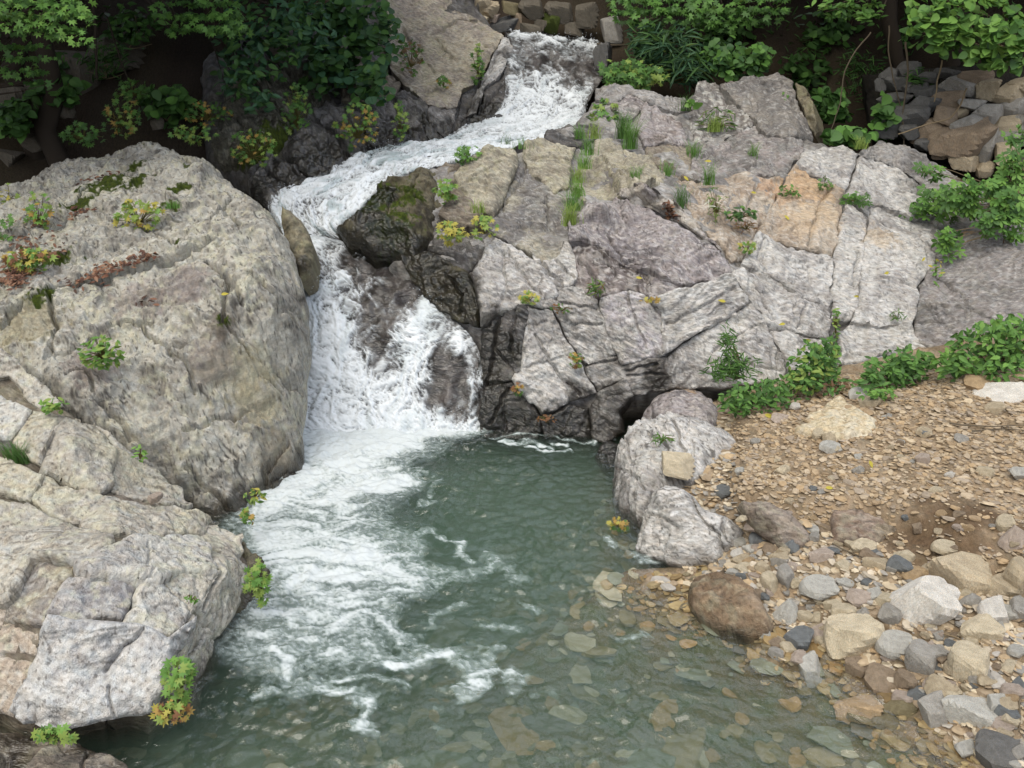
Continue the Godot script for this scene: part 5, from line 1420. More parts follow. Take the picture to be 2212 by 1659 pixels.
func _gravel() -> void:
	var m: StandardMaterial3D = M.stone.duplicate()
	m.resource_name = "gravel"
	m.albedo_texture = null
	m.heightmap_enabled = false
	var palette := [col(197, 181, 156), col(209, 196, 173), col(181, 163, 138), col(166, 148, 125), col(190, 179, 162), col(172, 167, 161), col(156, 139, 118), col(203, 191, 173), col(147, 144, 140), col(190, 167, 136)]
	var scarp := at_y(2040, 1150, 0.66)
	for v in pebble_shapes.size():
		var list := []
		var colors := []
		var bed := []
		var bed_colors := []
		var tries := 0
		while list.size() < 4000 and tries < 20000:
			tries += 1
			var x := rng.randf_range(0.6, 6.6)
			var z := rng.randf_range(-9.3, -3.4)
			var y := ground_y(x, z)
			if y < -0.16 or (y < -0.02 and rng.randf() < 0.5) or (x < 1.6 and z < -6.4) or (Vector2(x - scarp.x, (z - scarp.z) * 1.6).length() < 0.5 and rng.randf() < 0.8):
				continue
			var low := y < 0.5
			var s := rng.randf_range(0.014, 0.055) * (1.3 if low else 0.95)
			if rng.randf() < 0.1:
				s *= 1.7
			var b := Basis(Vector3.UP, rng.randf() * TAU) * Basis(Vector3.RIGHT, rng.randf_range(-0.5, 0.5)) * Basis.from_scale(Vector3(s * rng.randf_range(0.8, 1.5), s, s))
			list.append(Transform3D(b, Vector3(x, y + s * 0.12, z)))
			var c: Color = palette[rng.randi() % palette.size()]
			c = c * rng.randf_range(0.75, 1.05)
			if y < 0.02:
				c = c * Color(0.62, 0.56, 0.4)
			if not low:
				c = c.lerp(col(158, 134, 104), 0.45)   # dusted with soil
			colors.append(Color(c.r, c.g, c.b))
		while bed.size() < 240:
			var x := rng.randf_range(-3.6, 3.4)
			var z := rng.randf_range(-8.6, -3.2)
			var y := ground_y(x, z)
			if y > -0.03:
				if rng.randf() < 0.01:
					break
				continue
			var s := rng.randf_range(0.04, 0.16) * (2.4 if rng.randf() < 0.12 else 1.0)
			bed.append(Transform3D(Basis(Vector3.UP, rng.randf() * TAU) * Basis(Vector3.RIGHT, rng.randf_range(-0.3, 0.3)) * Basis.from_scale(Vector3(s * rng.randf_range(0.9, 1.6), s * 0.6, s)), Vector3(x, y, z)))
			var c: Color = [col(150, 136, 104), col(120, 110, 82), col(168, 162, 138), col(108, 104, 92), col(160, 132, 92), col(130, 134, 116)][rng.randi() % 6] * rng.randf_range(0.75, 1.0)
			bed_colors.append(Color(c.r, c.g, c.b))
		copies(pebble_shapes[v], m, list, colors, "gravel", self)
		copies(pebble_shapes[v], m, bed, bed_colors, "riverbed_stones", self)


# ---------------------------------------------------------------- dry stone wall and the rubble up the stream

func build_walls() -> void:
	var o := thing("dry_stone_wall", "dry stone retaining wall of rough grey stones in the upper right", "wall")
	var sv := Survey.new([1880, 120, 15.2, 2260, 120, 14.4, 2260, 420, 13.0, 1900, 340, 14.2, 2100, 300, 13.7])
	block(Survey.new([1860, 120, 15.6, 2260, 100, 14.9, 2260, 420, 13.6, 1880, 340, 14.9]), [1870, 150, 2000, 140, 2120, 128, 2420, 120, 2420, 440, 2060, 370, 1960, 320, 1890, 290], L.core, {"bw": 0.15, "bd": 0.2, "thick": 1.0, "cell": 0.06, "auto": false}, o, "earth_core")
	var kinds := ["grey", "dark grey", "brown", "grey", "tan", "dark brown"]
	for q in [[1460, 445, 130, 90, 1], [1410, 540, 140, 80, 1], [1390, 640, 200, 65, 1], [1290, 540, 70, 85, 1], [1800, 552, 240, 90, 0], [1860, 500, 220, 75, 2], [1985, 565, 120, 105, 4], [2120, 612, 200, 115, 4], [2150, 700, 180, 115, 0], [1720, 640, 190, 105, 2], [1570, 680, 185, 110, 1],
		[1880, 670, 145, 65, 0], [1990, 740, 190, 120, 0], [1700, 750, 140, 105, 2], [1795, 730, 95, 55, 4], [1880, 787, 250, 85, 0], [2090, 812, 150, 115, 4], [1610, 840, 195, 150, 2], [1830, 900, 340, 180, 2], [1710, 972, 145, 85, 2], [1845, 1040, 190, 105, 4], [1970, 950, 135, 200, 0], [1955, 1085, 90, 90, 4],
		[1460, 760, 250, 130, 1], [1500, 560, 140, 70, 1], [1610, 500, 170, 65, 1], [1720, 480, 150, 60, 1], [1640, 580, 150, 60, 1], [1490, 850, 120, 90, 1], [1380, 720, 160, 80, 1], [2190, 560, 120, 90, 4], [2190, 800, 100, 120, 0], [1600, 930, 130, 70, 1], [1560, 600, 120, 60, 1], [1350, 470, 110, 70, 1], [1700, 860, 120, 60, 1], [2080, 900, 160, 110, 0], [2100, 1000, 150, 120, 4], [1340, 820, 160, 90, 1], [2300, 640, 200, 110, 0], [2330, 760, 220, 120, 2], [2300, 880, 210, 120, 0], [2480, 700, 200, 110, 4], [2490, 820, 190, 130, 2], [2320, 1000, 230, 130, 0], [2480, 950, 200, 120, 1], [2480, 1070, 210, 120, 2]]:
		var p := Vector2(1469.0 + q[0] * 0.336, q[1] * 0.336)
		put_stone(p.x, p.y, q[2] * 0.33, q[3] * 0.33, kinds[q[4]], at(p.x, p.y, sv.read(p) + rng.randf_range(-0.06, 0.1)), o)
	var g := "boulders along the stream above the fall"
	for q in [[670, 20, 115, 65, "grey", "greenish grey stone at the top edge beside the sloping pale slab"], [900, 50, 140, 115, "tan", "largest tan boulder in the rubble above the upper fall"], [850, 8, 65, 35, "ochre", "small orange stone at the top edge above the upper fall"], [965, 70, 115, 85, "tan", "tan stone right of the largest rubble boulder"], [800, 60, 110, 55, "cream", "cream stone left of the largest rubble boulder"], [1000, 112, 65, 40, "pinkish", "small pinkish stone under the rubble boulders"],
		[790, 112, 170, 50, "grey", "long grey stone at the top of the sloping slab"], [860, 140, 210, 60, "cream", "cream ledge stone just above the sloping slab's top"], [1065, 160, 175, 65, "dark grey", "flat dark stone at the lip of the upper fall"], [1140, 150, 75, 85, "brown", "brown stone leaning at the lip of the upper fall"], [1100, 60, 130, 60, "olive", "olive stone behind the rubble boulders"], [760, 15, 80, 45, "tan", "tan stone cut by the top edge"], [1360, 160, 110, 100, "mossy", "green mossy boulder behind the upper fall"],
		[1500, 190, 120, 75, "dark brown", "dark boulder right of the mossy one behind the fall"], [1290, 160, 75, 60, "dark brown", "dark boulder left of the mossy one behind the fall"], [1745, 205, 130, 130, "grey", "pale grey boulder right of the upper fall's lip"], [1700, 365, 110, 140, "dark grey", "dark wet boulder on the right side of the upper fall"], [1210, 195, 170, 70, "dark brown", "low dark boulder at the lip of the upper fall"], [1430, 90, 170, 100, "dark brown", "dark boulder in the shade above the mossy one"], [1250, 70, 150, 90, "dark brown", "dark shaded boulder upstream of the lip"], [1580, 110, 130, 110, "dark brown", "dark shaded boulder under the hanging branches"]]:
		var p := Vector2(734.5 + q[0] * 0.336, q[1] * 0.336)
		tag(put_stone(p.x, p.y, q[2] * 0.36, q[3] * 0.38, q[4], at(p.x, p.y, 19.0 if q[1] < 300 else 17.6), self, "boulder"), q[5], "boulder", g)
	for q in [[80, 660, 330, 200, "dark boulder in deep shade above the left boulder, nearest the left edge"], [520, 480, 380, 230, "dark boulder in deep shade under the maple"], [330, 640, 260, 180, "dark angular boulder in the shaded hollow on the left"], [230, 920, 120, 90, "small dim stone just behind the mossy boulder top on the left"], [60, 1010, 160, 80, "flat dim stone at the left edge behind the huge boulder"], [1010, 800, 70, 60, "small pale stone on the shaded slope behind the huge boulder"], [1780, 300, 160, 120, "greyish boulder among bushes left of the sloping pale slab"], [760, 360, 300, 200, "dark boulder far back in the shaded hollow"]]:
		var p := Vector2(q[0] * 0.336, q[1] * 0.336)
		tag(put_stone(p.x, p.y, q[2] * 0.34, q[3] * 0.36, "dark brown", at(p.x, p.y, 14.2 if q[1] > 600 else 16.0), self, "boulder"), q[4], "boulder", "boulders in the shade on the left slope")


# ---------------------------------------------------------------- plants

var leaf := {}
var green := {}


func _fan(st: SurfaceTool, pts: Array) -> void:
	for i in range(1, pts.size() - 1):
		for k in [0, i, i + 1]:
			st.add_vertex(pts[k])


func leaf_shape(kind: String) -> ArrayMesh:
	var st := SurfaceTool.new()
	st.begin(Mesh.PRIMITIVE_TRIANGLES)
	st.set_smooth_group(0)
	if kind == "maple":      # seven pointed lobes round the stalk's end
		var pts := [Vector3(0, 0.03, 0)]
		for i in 7:
			var a := lerpf(-2.45, 2.45, i / 6.0)
			var far: float = [0.34, 0.46, 0.54, 0.58, 0.54, 0.46, 0.34][i]
			if i == 0:
				pts.append(Vector3(-0.1, 0.0, -0.05))
			pts.append(Vector3(cos(a) * far, -0.05 - 0.03 * (i % 2), sin(a) * far))
			if i < 6:
				pts.append(Vector3(cos(a + 0.41) * 0.27, 0.0, sin(a + 0.41) * 0.27))
		pts.append(Vector3(-0.1, 0.0, 0.05))
		_fan(st, pts)
	elif kind == "creeper":  # five separate leaflets spread like a hand
		for i in 5:
			var a := lerpf(-1.9, 1.9, i / 4.0)
			var d := Vector3(cos(a), -0.12, sin(a))
			var s := Vector3(-sin(a), 0.1, cos(a))
			var n: float = [0.38, 0.48, 0.54, 0.48, 0.38][i]
			_fan(st, [d * 0.02, d * n * 0.5 + s * 0.1, d * n * 0.78 + s * 0.08, d * n, d * n * 0.78 - s * 0.08 + Vector3(0, -0.02, 0), d * n * 0.5 - s * 0.1])
	elif kind == "round":    # broad leaf with a short point
		_fan(st, [Vector3(-0.42, 0, 0), Vector3(-0.3, 0.06, 0.34), Vector3(0.0, 0.05, 0.42), Vector3(0.3, 0.0, 0.24), Vector3(0.56, -0.06, 0), Vector3(0.3, 0.0, -0.24), Vector3(0.0, 0.05, -0.42), Vector3(-0.3, 0.06, -0.34)])
	elif kind == "lance":
		_fan(st, [Vector3(-0.5, 0, 0), Vector3(-0.2, 0.03, 0.06), Vector3(0.15, 0.0, 0.055), Vector3(0.55, -0.16, 0), Vector3(0.15, 0.0, -0.055), Vector3(-0.2, 0.03, -0.06)])
	else:                    # oval
		_fan(st, [Vector3(-0.45, 0, 0), Vector3(-0.2, 0.05, 0.19), Vector3(0.1, 0.04, 0.2), Vector3(0.34, 0.0, 0.1), Vector3(0.52, -0.07, 0), Vector3(0.34, 0.0, -0.1), Vector3(0.1, 0.04, -0.2), Vector3(-0.2, 0.05, -0.19)])
	st.index()
	st.generate_normals()
	return st.commit()


func make_leaves() -> void:
	for k in ["maple", "creeper", "round", "lance", "oval"]:
		leaf[k] = leaf_shape(k)
	var list := {"fresh": Color(0.085, 0.185, 0.038), "bright": Color(0.13, 0.25, 0.05), "mid": Color(0.05, 0.115, 0.028), "deep": Color(0.028, 0.07, 0.024), "blue": Color(0.035, 0.09, 0.045), "lime": Color(0.18, 0.25, 0.055), "yellow": Color(0.33, 0.29, 0.06), "gold": Color(0.32, 0.2, 0.055), "rust": Color(0.16, 0.07, 0.035), "brown": Color(0.12, 0.065, 0.035), "white": Color(0.7, 0.7, 0.62)}
	for k in list:
		var m := plain_material("leaf_" + k, list[k], 0.55)
		m.metallic_specular = 0.35
		m.backlight_enabled = true
		m.backlight = Color(0.35, 0.4, 0.2)
		green[k] = m
	var f := plain_material("foliage", Color(1, 1, 1), 0.55, true)
	f.metallic_specular = 0.35
	f.backlight_enabled = true
	f.backlight = Color(0.35, 0.4, 0.2)
	plain_material("bark", col(96, 86, 72), 0.95)
	plain_material("dark_bark", col(58, 50, 42), 0.95)
	plain_material("stalk", col(104, 98, 52), 0.8)
	plain_material("twig", col(128, 112, 88), 0.9)


func tube(st: SurfaceTool, pts: Array, r0: float, r1: float, sides := 5) -> void:
	var rings := []
	for i in pts.size():
		var d: Vector3 = (pts[mini(i + 1, pts.size() - 1)] - pts[maxi(i - 1, 0)]).normalized()
		var a := d.cross(Vector3(0.31, 0.2, 0.93)).normalized()
		var b := d.cross(a)
		var r := lerpf(r0, r1, float(i) / maxi(1, pts.size() - 1))
		var ring := []
		for k in sides:
			ring.append(pts[i] + (a * cos(TAU * k / sides) + b * sin(TAU * k / sides)) * r)
		rings.append(ring)
	for i in pts.size() - 1:
		for k in sides:
			var q := [rings[i][k], rings[i][(k + 1) % sides], rings[i + 1][(k + 1) % sides], rings[i + 1][k]]
			for g in [0, 1, 2, 0, 2, 3]:
				st.add_vertex(q[g])


func tube_mesh(lines: Array, r0: float, r1: float, sides := 5) -> ArrayMesh:
	var st := SurfaceTool.new()
	st.begin(Mesh.PRIMITIVE_TRIANGLES)
	st.set_smooth_group(0)
	for pts in lines:
		tube(st, pts, r0, r1, sides)
	st.index()
	st.generate_normals()
	return st.commit()


func bent(a: Vector3, b: Vector3, n: int, sway: float) -> Array:
	var pts := []
	for i in n + 1:
		var t := float(i) / n
		var p := a.lerp(b, t)
		pts.append(p + Vector3(n_mid.get_noise_3dv(p * 0.9), 0.4 * n_mid.get_noise_3dv(p * 0.9 + Vector3(50, 0, 0)), n_mid.get_noise_3dv(p * 0.9 + Vector3(0, 50, 0))) * sway * sin(PI * t))
	return pts


func eased(pts: Array) -> Array:
	var out := []
	for i in pts.size() - 1:
		for k in 5:
			var t := k / 5.0
			var p: Vector3 = pts[i].cubic_interpolate(pts[i + 1], pts[maxi(i - 1, 0)], pts[mini(i + 2, pts.size() - 1)], t)
			out.append(p + Vector3(n_mid.get_noise_3dv(p * 3.0), n_mid.get_noise_3dv(p * 3.0 + Vector3(9, 0, 0)) * 0.4, 0) * 0.03)
	out.append(pts[-1])
	return out


func leaf_turn(out: Vector3, size: float, lie := Vector3(0, 0.75, 0.6), loose := 0.5) -> Basis:
	var n := (lie + Vector3(rng.randfn(), rng.randfn(), rng.randfn()) * loose).normalized()
	var d := (out + Vector3(rng.randfn(), rng.randfn() * 0.5, rng.randfn()) * 0.7)
	d = (d - n * d.dot(n)).normalized()
	return Basis(d, n, d.cross(n)) * Basis.from_scale(Vector3.ONE * size)


# A leafy plant that fills a traced oval: each leaf a part, on one branching stem.
func plant(called: String, label: String, where: Array, o: Dictionary, group := "") -> Node3D:
	var px: float = where[0]
	var py: float = where[1]
	var rx: float = where[2]
	var ry: float = where[3]
	var z: float = where[4]
	var n: int = int(o.get("n", 24) * 1.45)
	var size: float = o.get("size", 0.12) * 0.8
	var depth: float = o.get("depth", 0.14)
	var foot := at(px + o.get("fx", 0.0), py + ry * o.get("fy", 0.5), z + 0.06)
	var root := thing(called, label, o.get("category", "plant"), foot, group)
	var stems := []
	var tones_: Array = o.tones
	var shape: ArrayMesh = leaf[o.get("leaf", "maple")]
	for i in n:
		var a := rng.randf() * TAU
		var r := sqrt(rng.randf())
		var p := at(px + cos(a) * r * rx, py + sin(a) * r * ry, z - depth * (1.0 - r * r) - rng.randf() * 0.05) - foot
		var t: String = tones_[rng.randi() % tones_.size()]
		part("leaf", shape, green[t], root, Transform3D(leaf_turn(Vector3(cos(a), -0.3, 0.3), size * rng.randf_range(0.65, 1.15), o.get("lie", Vector3(0, 0.75, 0.6)), o.get("loose", 0.4)), p))
		if i % 2 == 0:
			stems.append([Vector3.ZERO, p * 0.5 + Vector3(0, 0.02, -0.03), p])
	part("stem", tube_mesh(stems, 0.006, 0.003, 4), M.stalk, root)
	return root


func grass(label: String, px: float, py: float, z: float, tall: float, n: int, tone: String, lean := 0.0, called := "grass_tuft") -> Node3D:
	var foot := at(px, py, z)
	var root := thing(called, label, "grass", foot, "grass tufts in the rock joints")
	var st := SurfaceTool.new()
	st.begin(Mesh.PRIMITIVE_TRIANGLES)
	st.set_smooth_group(0)
	for i in n:
		var base := Vector3(rng.randfn() * 0.05, 0, rng.randfn() * 0.03)
		var a := rng.randf() * TAU
		var h := tall * rng.randf_range(0.5, 1.1)
		var out := Vector3(cos(a) + lean, 0, sin(a)) * h * rng.randf_range(0.15, 0.6)
		var side := Vector3(-sin(a), 0, cos(a)).lerp(Vector3.RIGHT, 0.5).normalized() * 0.0055
		var last := base
		for k in range(1, 5):
			var t := k / 4.0
			var p := base + out * t * t + Vector3(0, h * (t - 0.3 * t * t * t), 0)
			var w0 := side * (1.0 - (k - 1) / 4.0)
			var w1 := side * (1.0 - t)
			for v in [last - w0, last + w0, p + w1, last - w0, p + w1, p - w1]:
				st.add_vertex(v)
			last = p
	st.index()
	st.generate_normals()
	part("blades", st.commit(), green[tone], root)
	return root


# Many leaves as one mass, in a traced oval.
func mass(parent: Node3D, kind: String, where: Array, n: int, size: float, palette: Array, depth: float, called := "foliage", lie := Vector3(0, 0.75, 0.6), tiers := 0.0) -> void:
	var list := []
	var colors := []
	for i in n:
		var v := Vector3(rng.randfn(), rng.randfn(), rng.randfn()).normalized() * pow(rng.randf(), 0.45)
		var ragged := 1.0 + 0.6 * n_mid.get_noise_2d(v.x * 2.2 + where[0], v.y * 2.2)
		if n_mid.get_noise_2d(v.x * 3.5 + where[1], v.y * 3.5 + v.z * 2.0) < -0.22:
			continue
		var p := at(where[0] + v.x * where[2] * ragged, where[1] + v.y * where[3] * ragged, where[4] + v.z * depth) - parent.position
		if tiers > 0.0:
			p.y = lerpf(p.y, roundf(p.y / tiers) * tiers, 0.7)
		list.append(Transform3D(leaf_turn(Vector3(v.x, -0.25, 0.3 + v.z), size * rng.randf_range(0.6, 1.2), lie, 0.45), p))
		var c: Color = palette[rng.randi() % palette.size()] * rng.randf_range(0.7, 1.25)
		colors.append(Color(c.r, c.g, c.b))
	copies(leaf[kind], M.foliage, list, colors, called, parent)


func tone_colors(names: Array) -> Array:
	var out := []
	for k in names:
		out.append(green[k].albedo_color.srgb_to_linear())
	return out


# A shrub or bough: stems, some leaves as parts, the others as one mass.
func bush(called: String, label: String, ovals: Array, o: Dictionary, group := "") -> Node3D:
	var first: Array = ovals[0]
	var foot: Vector3 = o.foot if o.has("foot") else at(first[0], first[1] + first[3] * 0.9, first[4] + 0.1)
	var root := thing(called, label, o.get("category", "shrub"), foot, group)
	var stems := []
	for q in ovals:
		for i in o.get("stems", 5):
			var tip := at(q[0] + rng.randf_range(-0.8, 0.8) * q[2], q[1] + rng.randf_range(-0.8, 0.8) * q[3], q[4] + rng.randf_range(-0.5, 0.5) * o.get("depth", 0.4))
			stems.append(bent(Vector3.ZERO, tip - foot, 6, foot.distance_to(tip) * 0.25))
		mass(root, o.leaf, q, int(o.n * q[2] * q[3] / (first[2] * first[3])), o.size, tone_colors(o.tones), o.get("depth", 0.4), "foliage", o.get("lie", Vector3(0, 0.75, 0.6)), o.get("tiers", 0.0))
		for i in int(o.get("own", 0) * q[2] * q[3] / (first[2] * first[3])):
			var a := rng.randf() * TAU
			var r := sqrt(rng.randf())
			var p := at(q[0] + cos(a) * r * q[2], q[1] + sin(a) * r * q[3], q[4] - o.get("depth", 0.4) * (0.55 + 0.5 * sqrt(1.0 - r * r)))
			part("leaf", leaf[o.leaf], green[o.tones[rng.randi() % o.tones.size()]], root, Transform3D(leaf_turn(Vector3(cos(a), -0.3, 0.4), o.size * rng.randf_range(0.75, 1.2), o.get("lie", Vector3(0, 0.75, 0.6)), 0.4), p - foot))
	part("branch" if o.get("category", "shrub") == "tree" else "stem", tube_mesh(stems, o.get("thick", 0.012), 0.004, 5), M[o.get("bark", "twig")], root)
	return root


var twigs: ArrayMesh

func tree(label: String, x: float, z: float, tall: float, spread: float, lean: Vector3, n: int) -> Node3D:
	var foot := Vector3(x, hill_y(x, z) - 0.2, z)
	var root := thing("tree", label, "tree", foot, "forest trees behind the fall")
	var top := Vector3(0, tall, 0) + lean
	part("trunk", tube_mesh([bent(Vector3.ZERO, top * 0.9, 8, 0.5)], 0.2, 0.07, 8), M.dark_bark, root)
	var limbs := []
	for i in 9:
		var t := rng.randf_range(0.45, 0.85)
		var a := rng.randf() * TAU
		limbs.append(bent(top * t * 0.9, top * 0.95 + Vector3(cos(a) * spread * 0.7, rng.randf_range(-0.8, 1.2), sin(a) * spread * 0.7), 5, 0.4))
	part("limb", tube_mesh(limbs, 0.06, 0.015, 5), M.dark_bark, root)
	var list := []
	var colors := []
	for i in n:
		var v := Vector3(rng.randfn(), rng.randfn(), rng.randfn()).normalized() * pow(rng.randf(), 0.4)
		var p := top + v * Vector3(spread, spread * 0.32, spread)
		list.append(Transform3D(Basis(Vector3.UP, rng.randf() * TAU) * Basis(Vector3.RIGHT, rng.randfn() * 0.25) * Basis.from_scale(Vector3.ONE * rng.randf_range(0.8, 1.4)), p))
		var c := Color(0.05, 0.12, 0.028).lerp(Color(0.09, 0.18, 0.035), rng.randf()) * rng.randf_range(0.8, 1.2)
		colors.append(Color(c.r, c.g, c.b))
	copies(twigs, M.foliage, list, colors, "crown", root)
	return root


func build_trees() -> void:
	var st := SurfaceTool.new()
	for i in 16:
		var p := Vector3(rng.randfn() * 0.26, rng.randfn() * 0.06, rng.randfn() * 0.26)
		st.append_from(leaf.oval if i % 2 else leaf.round, 0, Transform3D(leaf_turn(p, rng.randf_range(0.14, 0.22), Vector3(0, 1, 0.1), 0.35), p))
	twigs = st.commit()
	var k := 0
	var place := ["nearest the left edge", "second from the left", "third from the left", "fourth from the left, far up the slope", "behind the sloping pale slab", "left of the stream, far back", "over the stream, farthest back", "right of the stream, far back", "behind the right outcrop's middle", "behind the big trapezoid block", "above the dry stone wall", "at the right edge, above the wall", "left, high above the shaded hollow", "right, highest on the slope", "leaning over the left hollow", "standing in the left hollow", "in the gap behind the right cliff", "left, farthest up the slope"]
	for q in [[-11.5, -12.0, 6.0, 3.4, 2.2, 0.6], [-8.2, -14.6, 4.6, 4.0, 0.9, 1.6], [-5.2, -16.2, 3.6, 3.6, 0.3, 1.4], [-8.8, -20.0, 6.0, 3.8, 0, 0], [-2.4, -21.5, 3.8, 3.0, 0, 0.3], [-0.6, -26.0, 4.0, 3.4, 0, 0], [2.4, -29.0, 4.0, 3.6, 0, 0], [5.0, -24.0, 4.0, 3.4, -0.4, 0.5], [4.4, -19.6, 3.4, 2.6, 0, 0.8], [7.0, -18.0, 3.4, 2.8, 0, 0.8], [9.8, -17.0, 4.6, 3.2, -0.3, 0.2], [12.6, -15.0, 5.0, 3.4, -0.3, 0.0], [-12.0, -17.0, 5.5, 3.8, 0.8, 0.5], [10.0, -23.0, 5.2, 3.8, 0, 0], [-10.5, -10.5, 8.0, 3.6, 2.4, -1.6], [-7.6, -14.0, 5.6, 3.6, 0.9, 0.6], [7.6, -15.6, 3.6, 2.6, 0.2, 0.6], [-9.5, -24.0, 5.0, 4.0, 0, 0]]:
		tree("dark forest tree %s, its crown above the view" % place[k], q[0], q[1], q[2], q[3], Vector3(q[4], 0, q[5]), 1050)
		k += 1
	# boughs and bushes that hang into the view
	bush("maple_tree", "maple bough with bright pointed leaves in the top left corner", [[90, 30, 105, 55, 10.6], [175, 88, 30, 14, 10.4], [10, 20, 60, 50, 10.8], [150, 40, 60, 45, 10.5]], {"leaf": "maple", "n": 130, "own": 75, "size": 0.13, "tones": ["fresh", "fresh", "bright", "mid"], "depth": 0.35, "tiers": 0.16, "category": "tree", "foot": Vector3(-8.2, 5.2, -10.6), "thick": 0.03, "bark": "dark_bark"})
	bush("maple_tree", "shaded lower maple bough at the left edge", [[40, 110, 70, 60, 12.2], [80, 165, 30, 25, 12.0]], {"leaf": "maple", "n": 150, "own": 30, "size": 0.13, "tones": ["mid", "fresh", "fresh", "mid"], "depth": 0.4, "tiers": 0.16, "category": "tree", "foot": Vector3(-8.8, 3.6, -12.6), "thick": 0.03, "bark": "dark_bark"})
	bush("maple_tree", "maple bough hanging from the top edge above the shaded hollow", [[430, 25, 105, 42, 13.0], [490, 60, 60, 30, 12.8], [390, 60, 30, 22, 12.9]], {"leaf": "maple", "n": 170, "own": 60, "size": 0.14, "tones": ["mid", "fresh", "mid", "fresh"], "depth": 0.4, "tiers": 0.18, "category": "tree", "foot": Vector3(-6.0, 6.4, -14.2), "thick": 0.03, "bark": "dark_bark"})
	bush("shrub", "dark shrub with oval leaves hanging over the left rock wall", [[560, 90, 100, 85, 14.2], [640, 60, 80, 65, 14.4], [520, 170, 60, 45, 14.0], [560, 215, 40, 28, 13.9]], {"leaf": "oval", "n": 420, "own": 75, "size": 0.17, "tones": ["blue", "deep", "blue", "mid"], "depth": 0.5, "foot": Vector3(-4.9, 5.6, -15.0), "thick": 0.025, "bark": "dark_bark", "lie": Vector3(0, 0.6, 0.8)})
	bush("shrub", "large dark green bush left of the sloping pale slab", [[775, 90, 95, 105, 15.6], [700, 150, 60, 60, 15.3], [800, 190, 50, 50, 15.0], [720, 40, 90, 50, 15.8]], {"leaf": "round", "n": 560, "own": 90, "size": 0.17, "tones": ["mid", "deep", "mid", "blue"], "depth": 0.6, "foot": Vector3(-3.3, 4.2, -16.6), "thick": 0.03, "bark": "dark_bark"})
	bush("tree_bough", "leafy boughs hanging from the top edge right of the stream", [[1440, 25, 100, 45, 17.0], [1560, 35, 90, 35, 16.8], [1370, 20, 60, 40, 17.4], [1640, 20, 60, 35, 16.6]], {"leaf": "maple", "n": 260, "own": 60, "size": 0.18, "tones": ["mid", "fresh", "mid", "fresh"], "depth": 0.5, "tiers": 0.2, "category": "tree", "foot": Vector3(4.0, 6.6, -18.4), "thick": 0.03, "bark": "dark_bark"})
	bush("shrub", "clump of narrow bamboo-like leaves right of the upper fall", [[1450, 120, 90, 62, 16.6], [1400, 90, 50, 45, 16.8], [1500, 150, 50, 40, 16.3]], {"leaf": "lance", "n": 620, "own": 60, "size": 0.3, "tones": ["blue", "mid", "deep", "blue"], "depth": 0.5, "lie": Vector3(0, 0.5, 0.9), "thick": 0.02, "bark": "stalk"})
	bush("shrub", "leafy yellow-green shrub at the right side of the upper fall", [[1350, 160, 55, 38, 16.2], [1390, 165, 45, 28, 16.0]], {"leaf": "maple", "n": 150, "own": 40, "size": 0.17, "tones": ["fresh", "mid", "lime", "mid"], "depth": 0.35})
	bush("shrub", "green shrub with dry brown roots above the lichen-spotted block", [[1600, 140, 62, 42, 16.0], [1640, 125, 30, 30, 15.9], [1560, 120, 50, 40, 16.4]], {"leaf": "round", "n": 280, "own": 50, "size": 0.15, "tones": ["mid", "fresh", "deep", "mid"], "depth": 0.4, "stems": 9})
	bush("tree_bough", "light green bough at the top edge beside a dark trunk", [[1830, 15, 78, 32, 15.2], [1880, 35, 30, 20, 15.1]], {"leaf": "oval", "n": 130, "own": 60, "size": 0.16, "tones": ["fresh", "bright", "mid", "fresh"], "depth": 0.35, "tiers": 0.16, "category": "tree", "foot": Vector3(7.3, 6.0, -15.4), "thick": 0.025, "bark": "bark"})
	bush("climbing_vine", "bright broad-leaved vine tumbling over the top right corner", [[2090, 55, 130, 75, 13.6], [2180, 90, 70, 70, 13.2], [2010, 40, 60, 50, 13.9], [2130, 125, 60, 22, 13.4]], {"leaf": "round", "n": 230, "own": 130, "size": 0.17, "tones": ["bright", "fresh", "bright", "mid"], "depth": 0.5, "category": "vine", "foot": at(2190, 120, 14.2), "thick": 0.012})
	bush("climbing_vine", "creeper with five-fingered leaves spilling over the right end of the outcrop", [[2110, 425, 70, 42, 11.6], [2040, 440, 60, 38, 12.0], [2190, 390, 34, 75, 11.9], [2050, 530, 24, 42, 11.2], [2010, 372, 36, 16, 12.6], [1985, 455, 35, 14, 12.2], [2190, 460, 36, 60, 11.3], [2140, 480, 32, 30, 11.2], [2196, 300, 26, 24, 12.4]], {"leaf": "creeper", "n": 60, "own": 60, "size": 0.22, "tones": ["fresh", "mid", "fresh", "mid", "bright"], "depth": 0.25, "category": "vine", "foot": at(2200, 420, 12.4), "thick": 0.008, "stems": 4})
	bush("climbing_vine", "dark hanging tangle of dry vine at the right edge", [[2190, 560, 40, 90, 11.4], [2170, 640, 30, 60, 11.0]], {"leaf": "lance", "n": 90, "size": 0.14, "tones": ["deep", "brown", "mid", "brown"], "depth": 0.3, "category": "vine", "foot": at(2200, 470, 12.0), "thick": 0.008, "stems": 14})
	var g := "undergrowth in the shade"
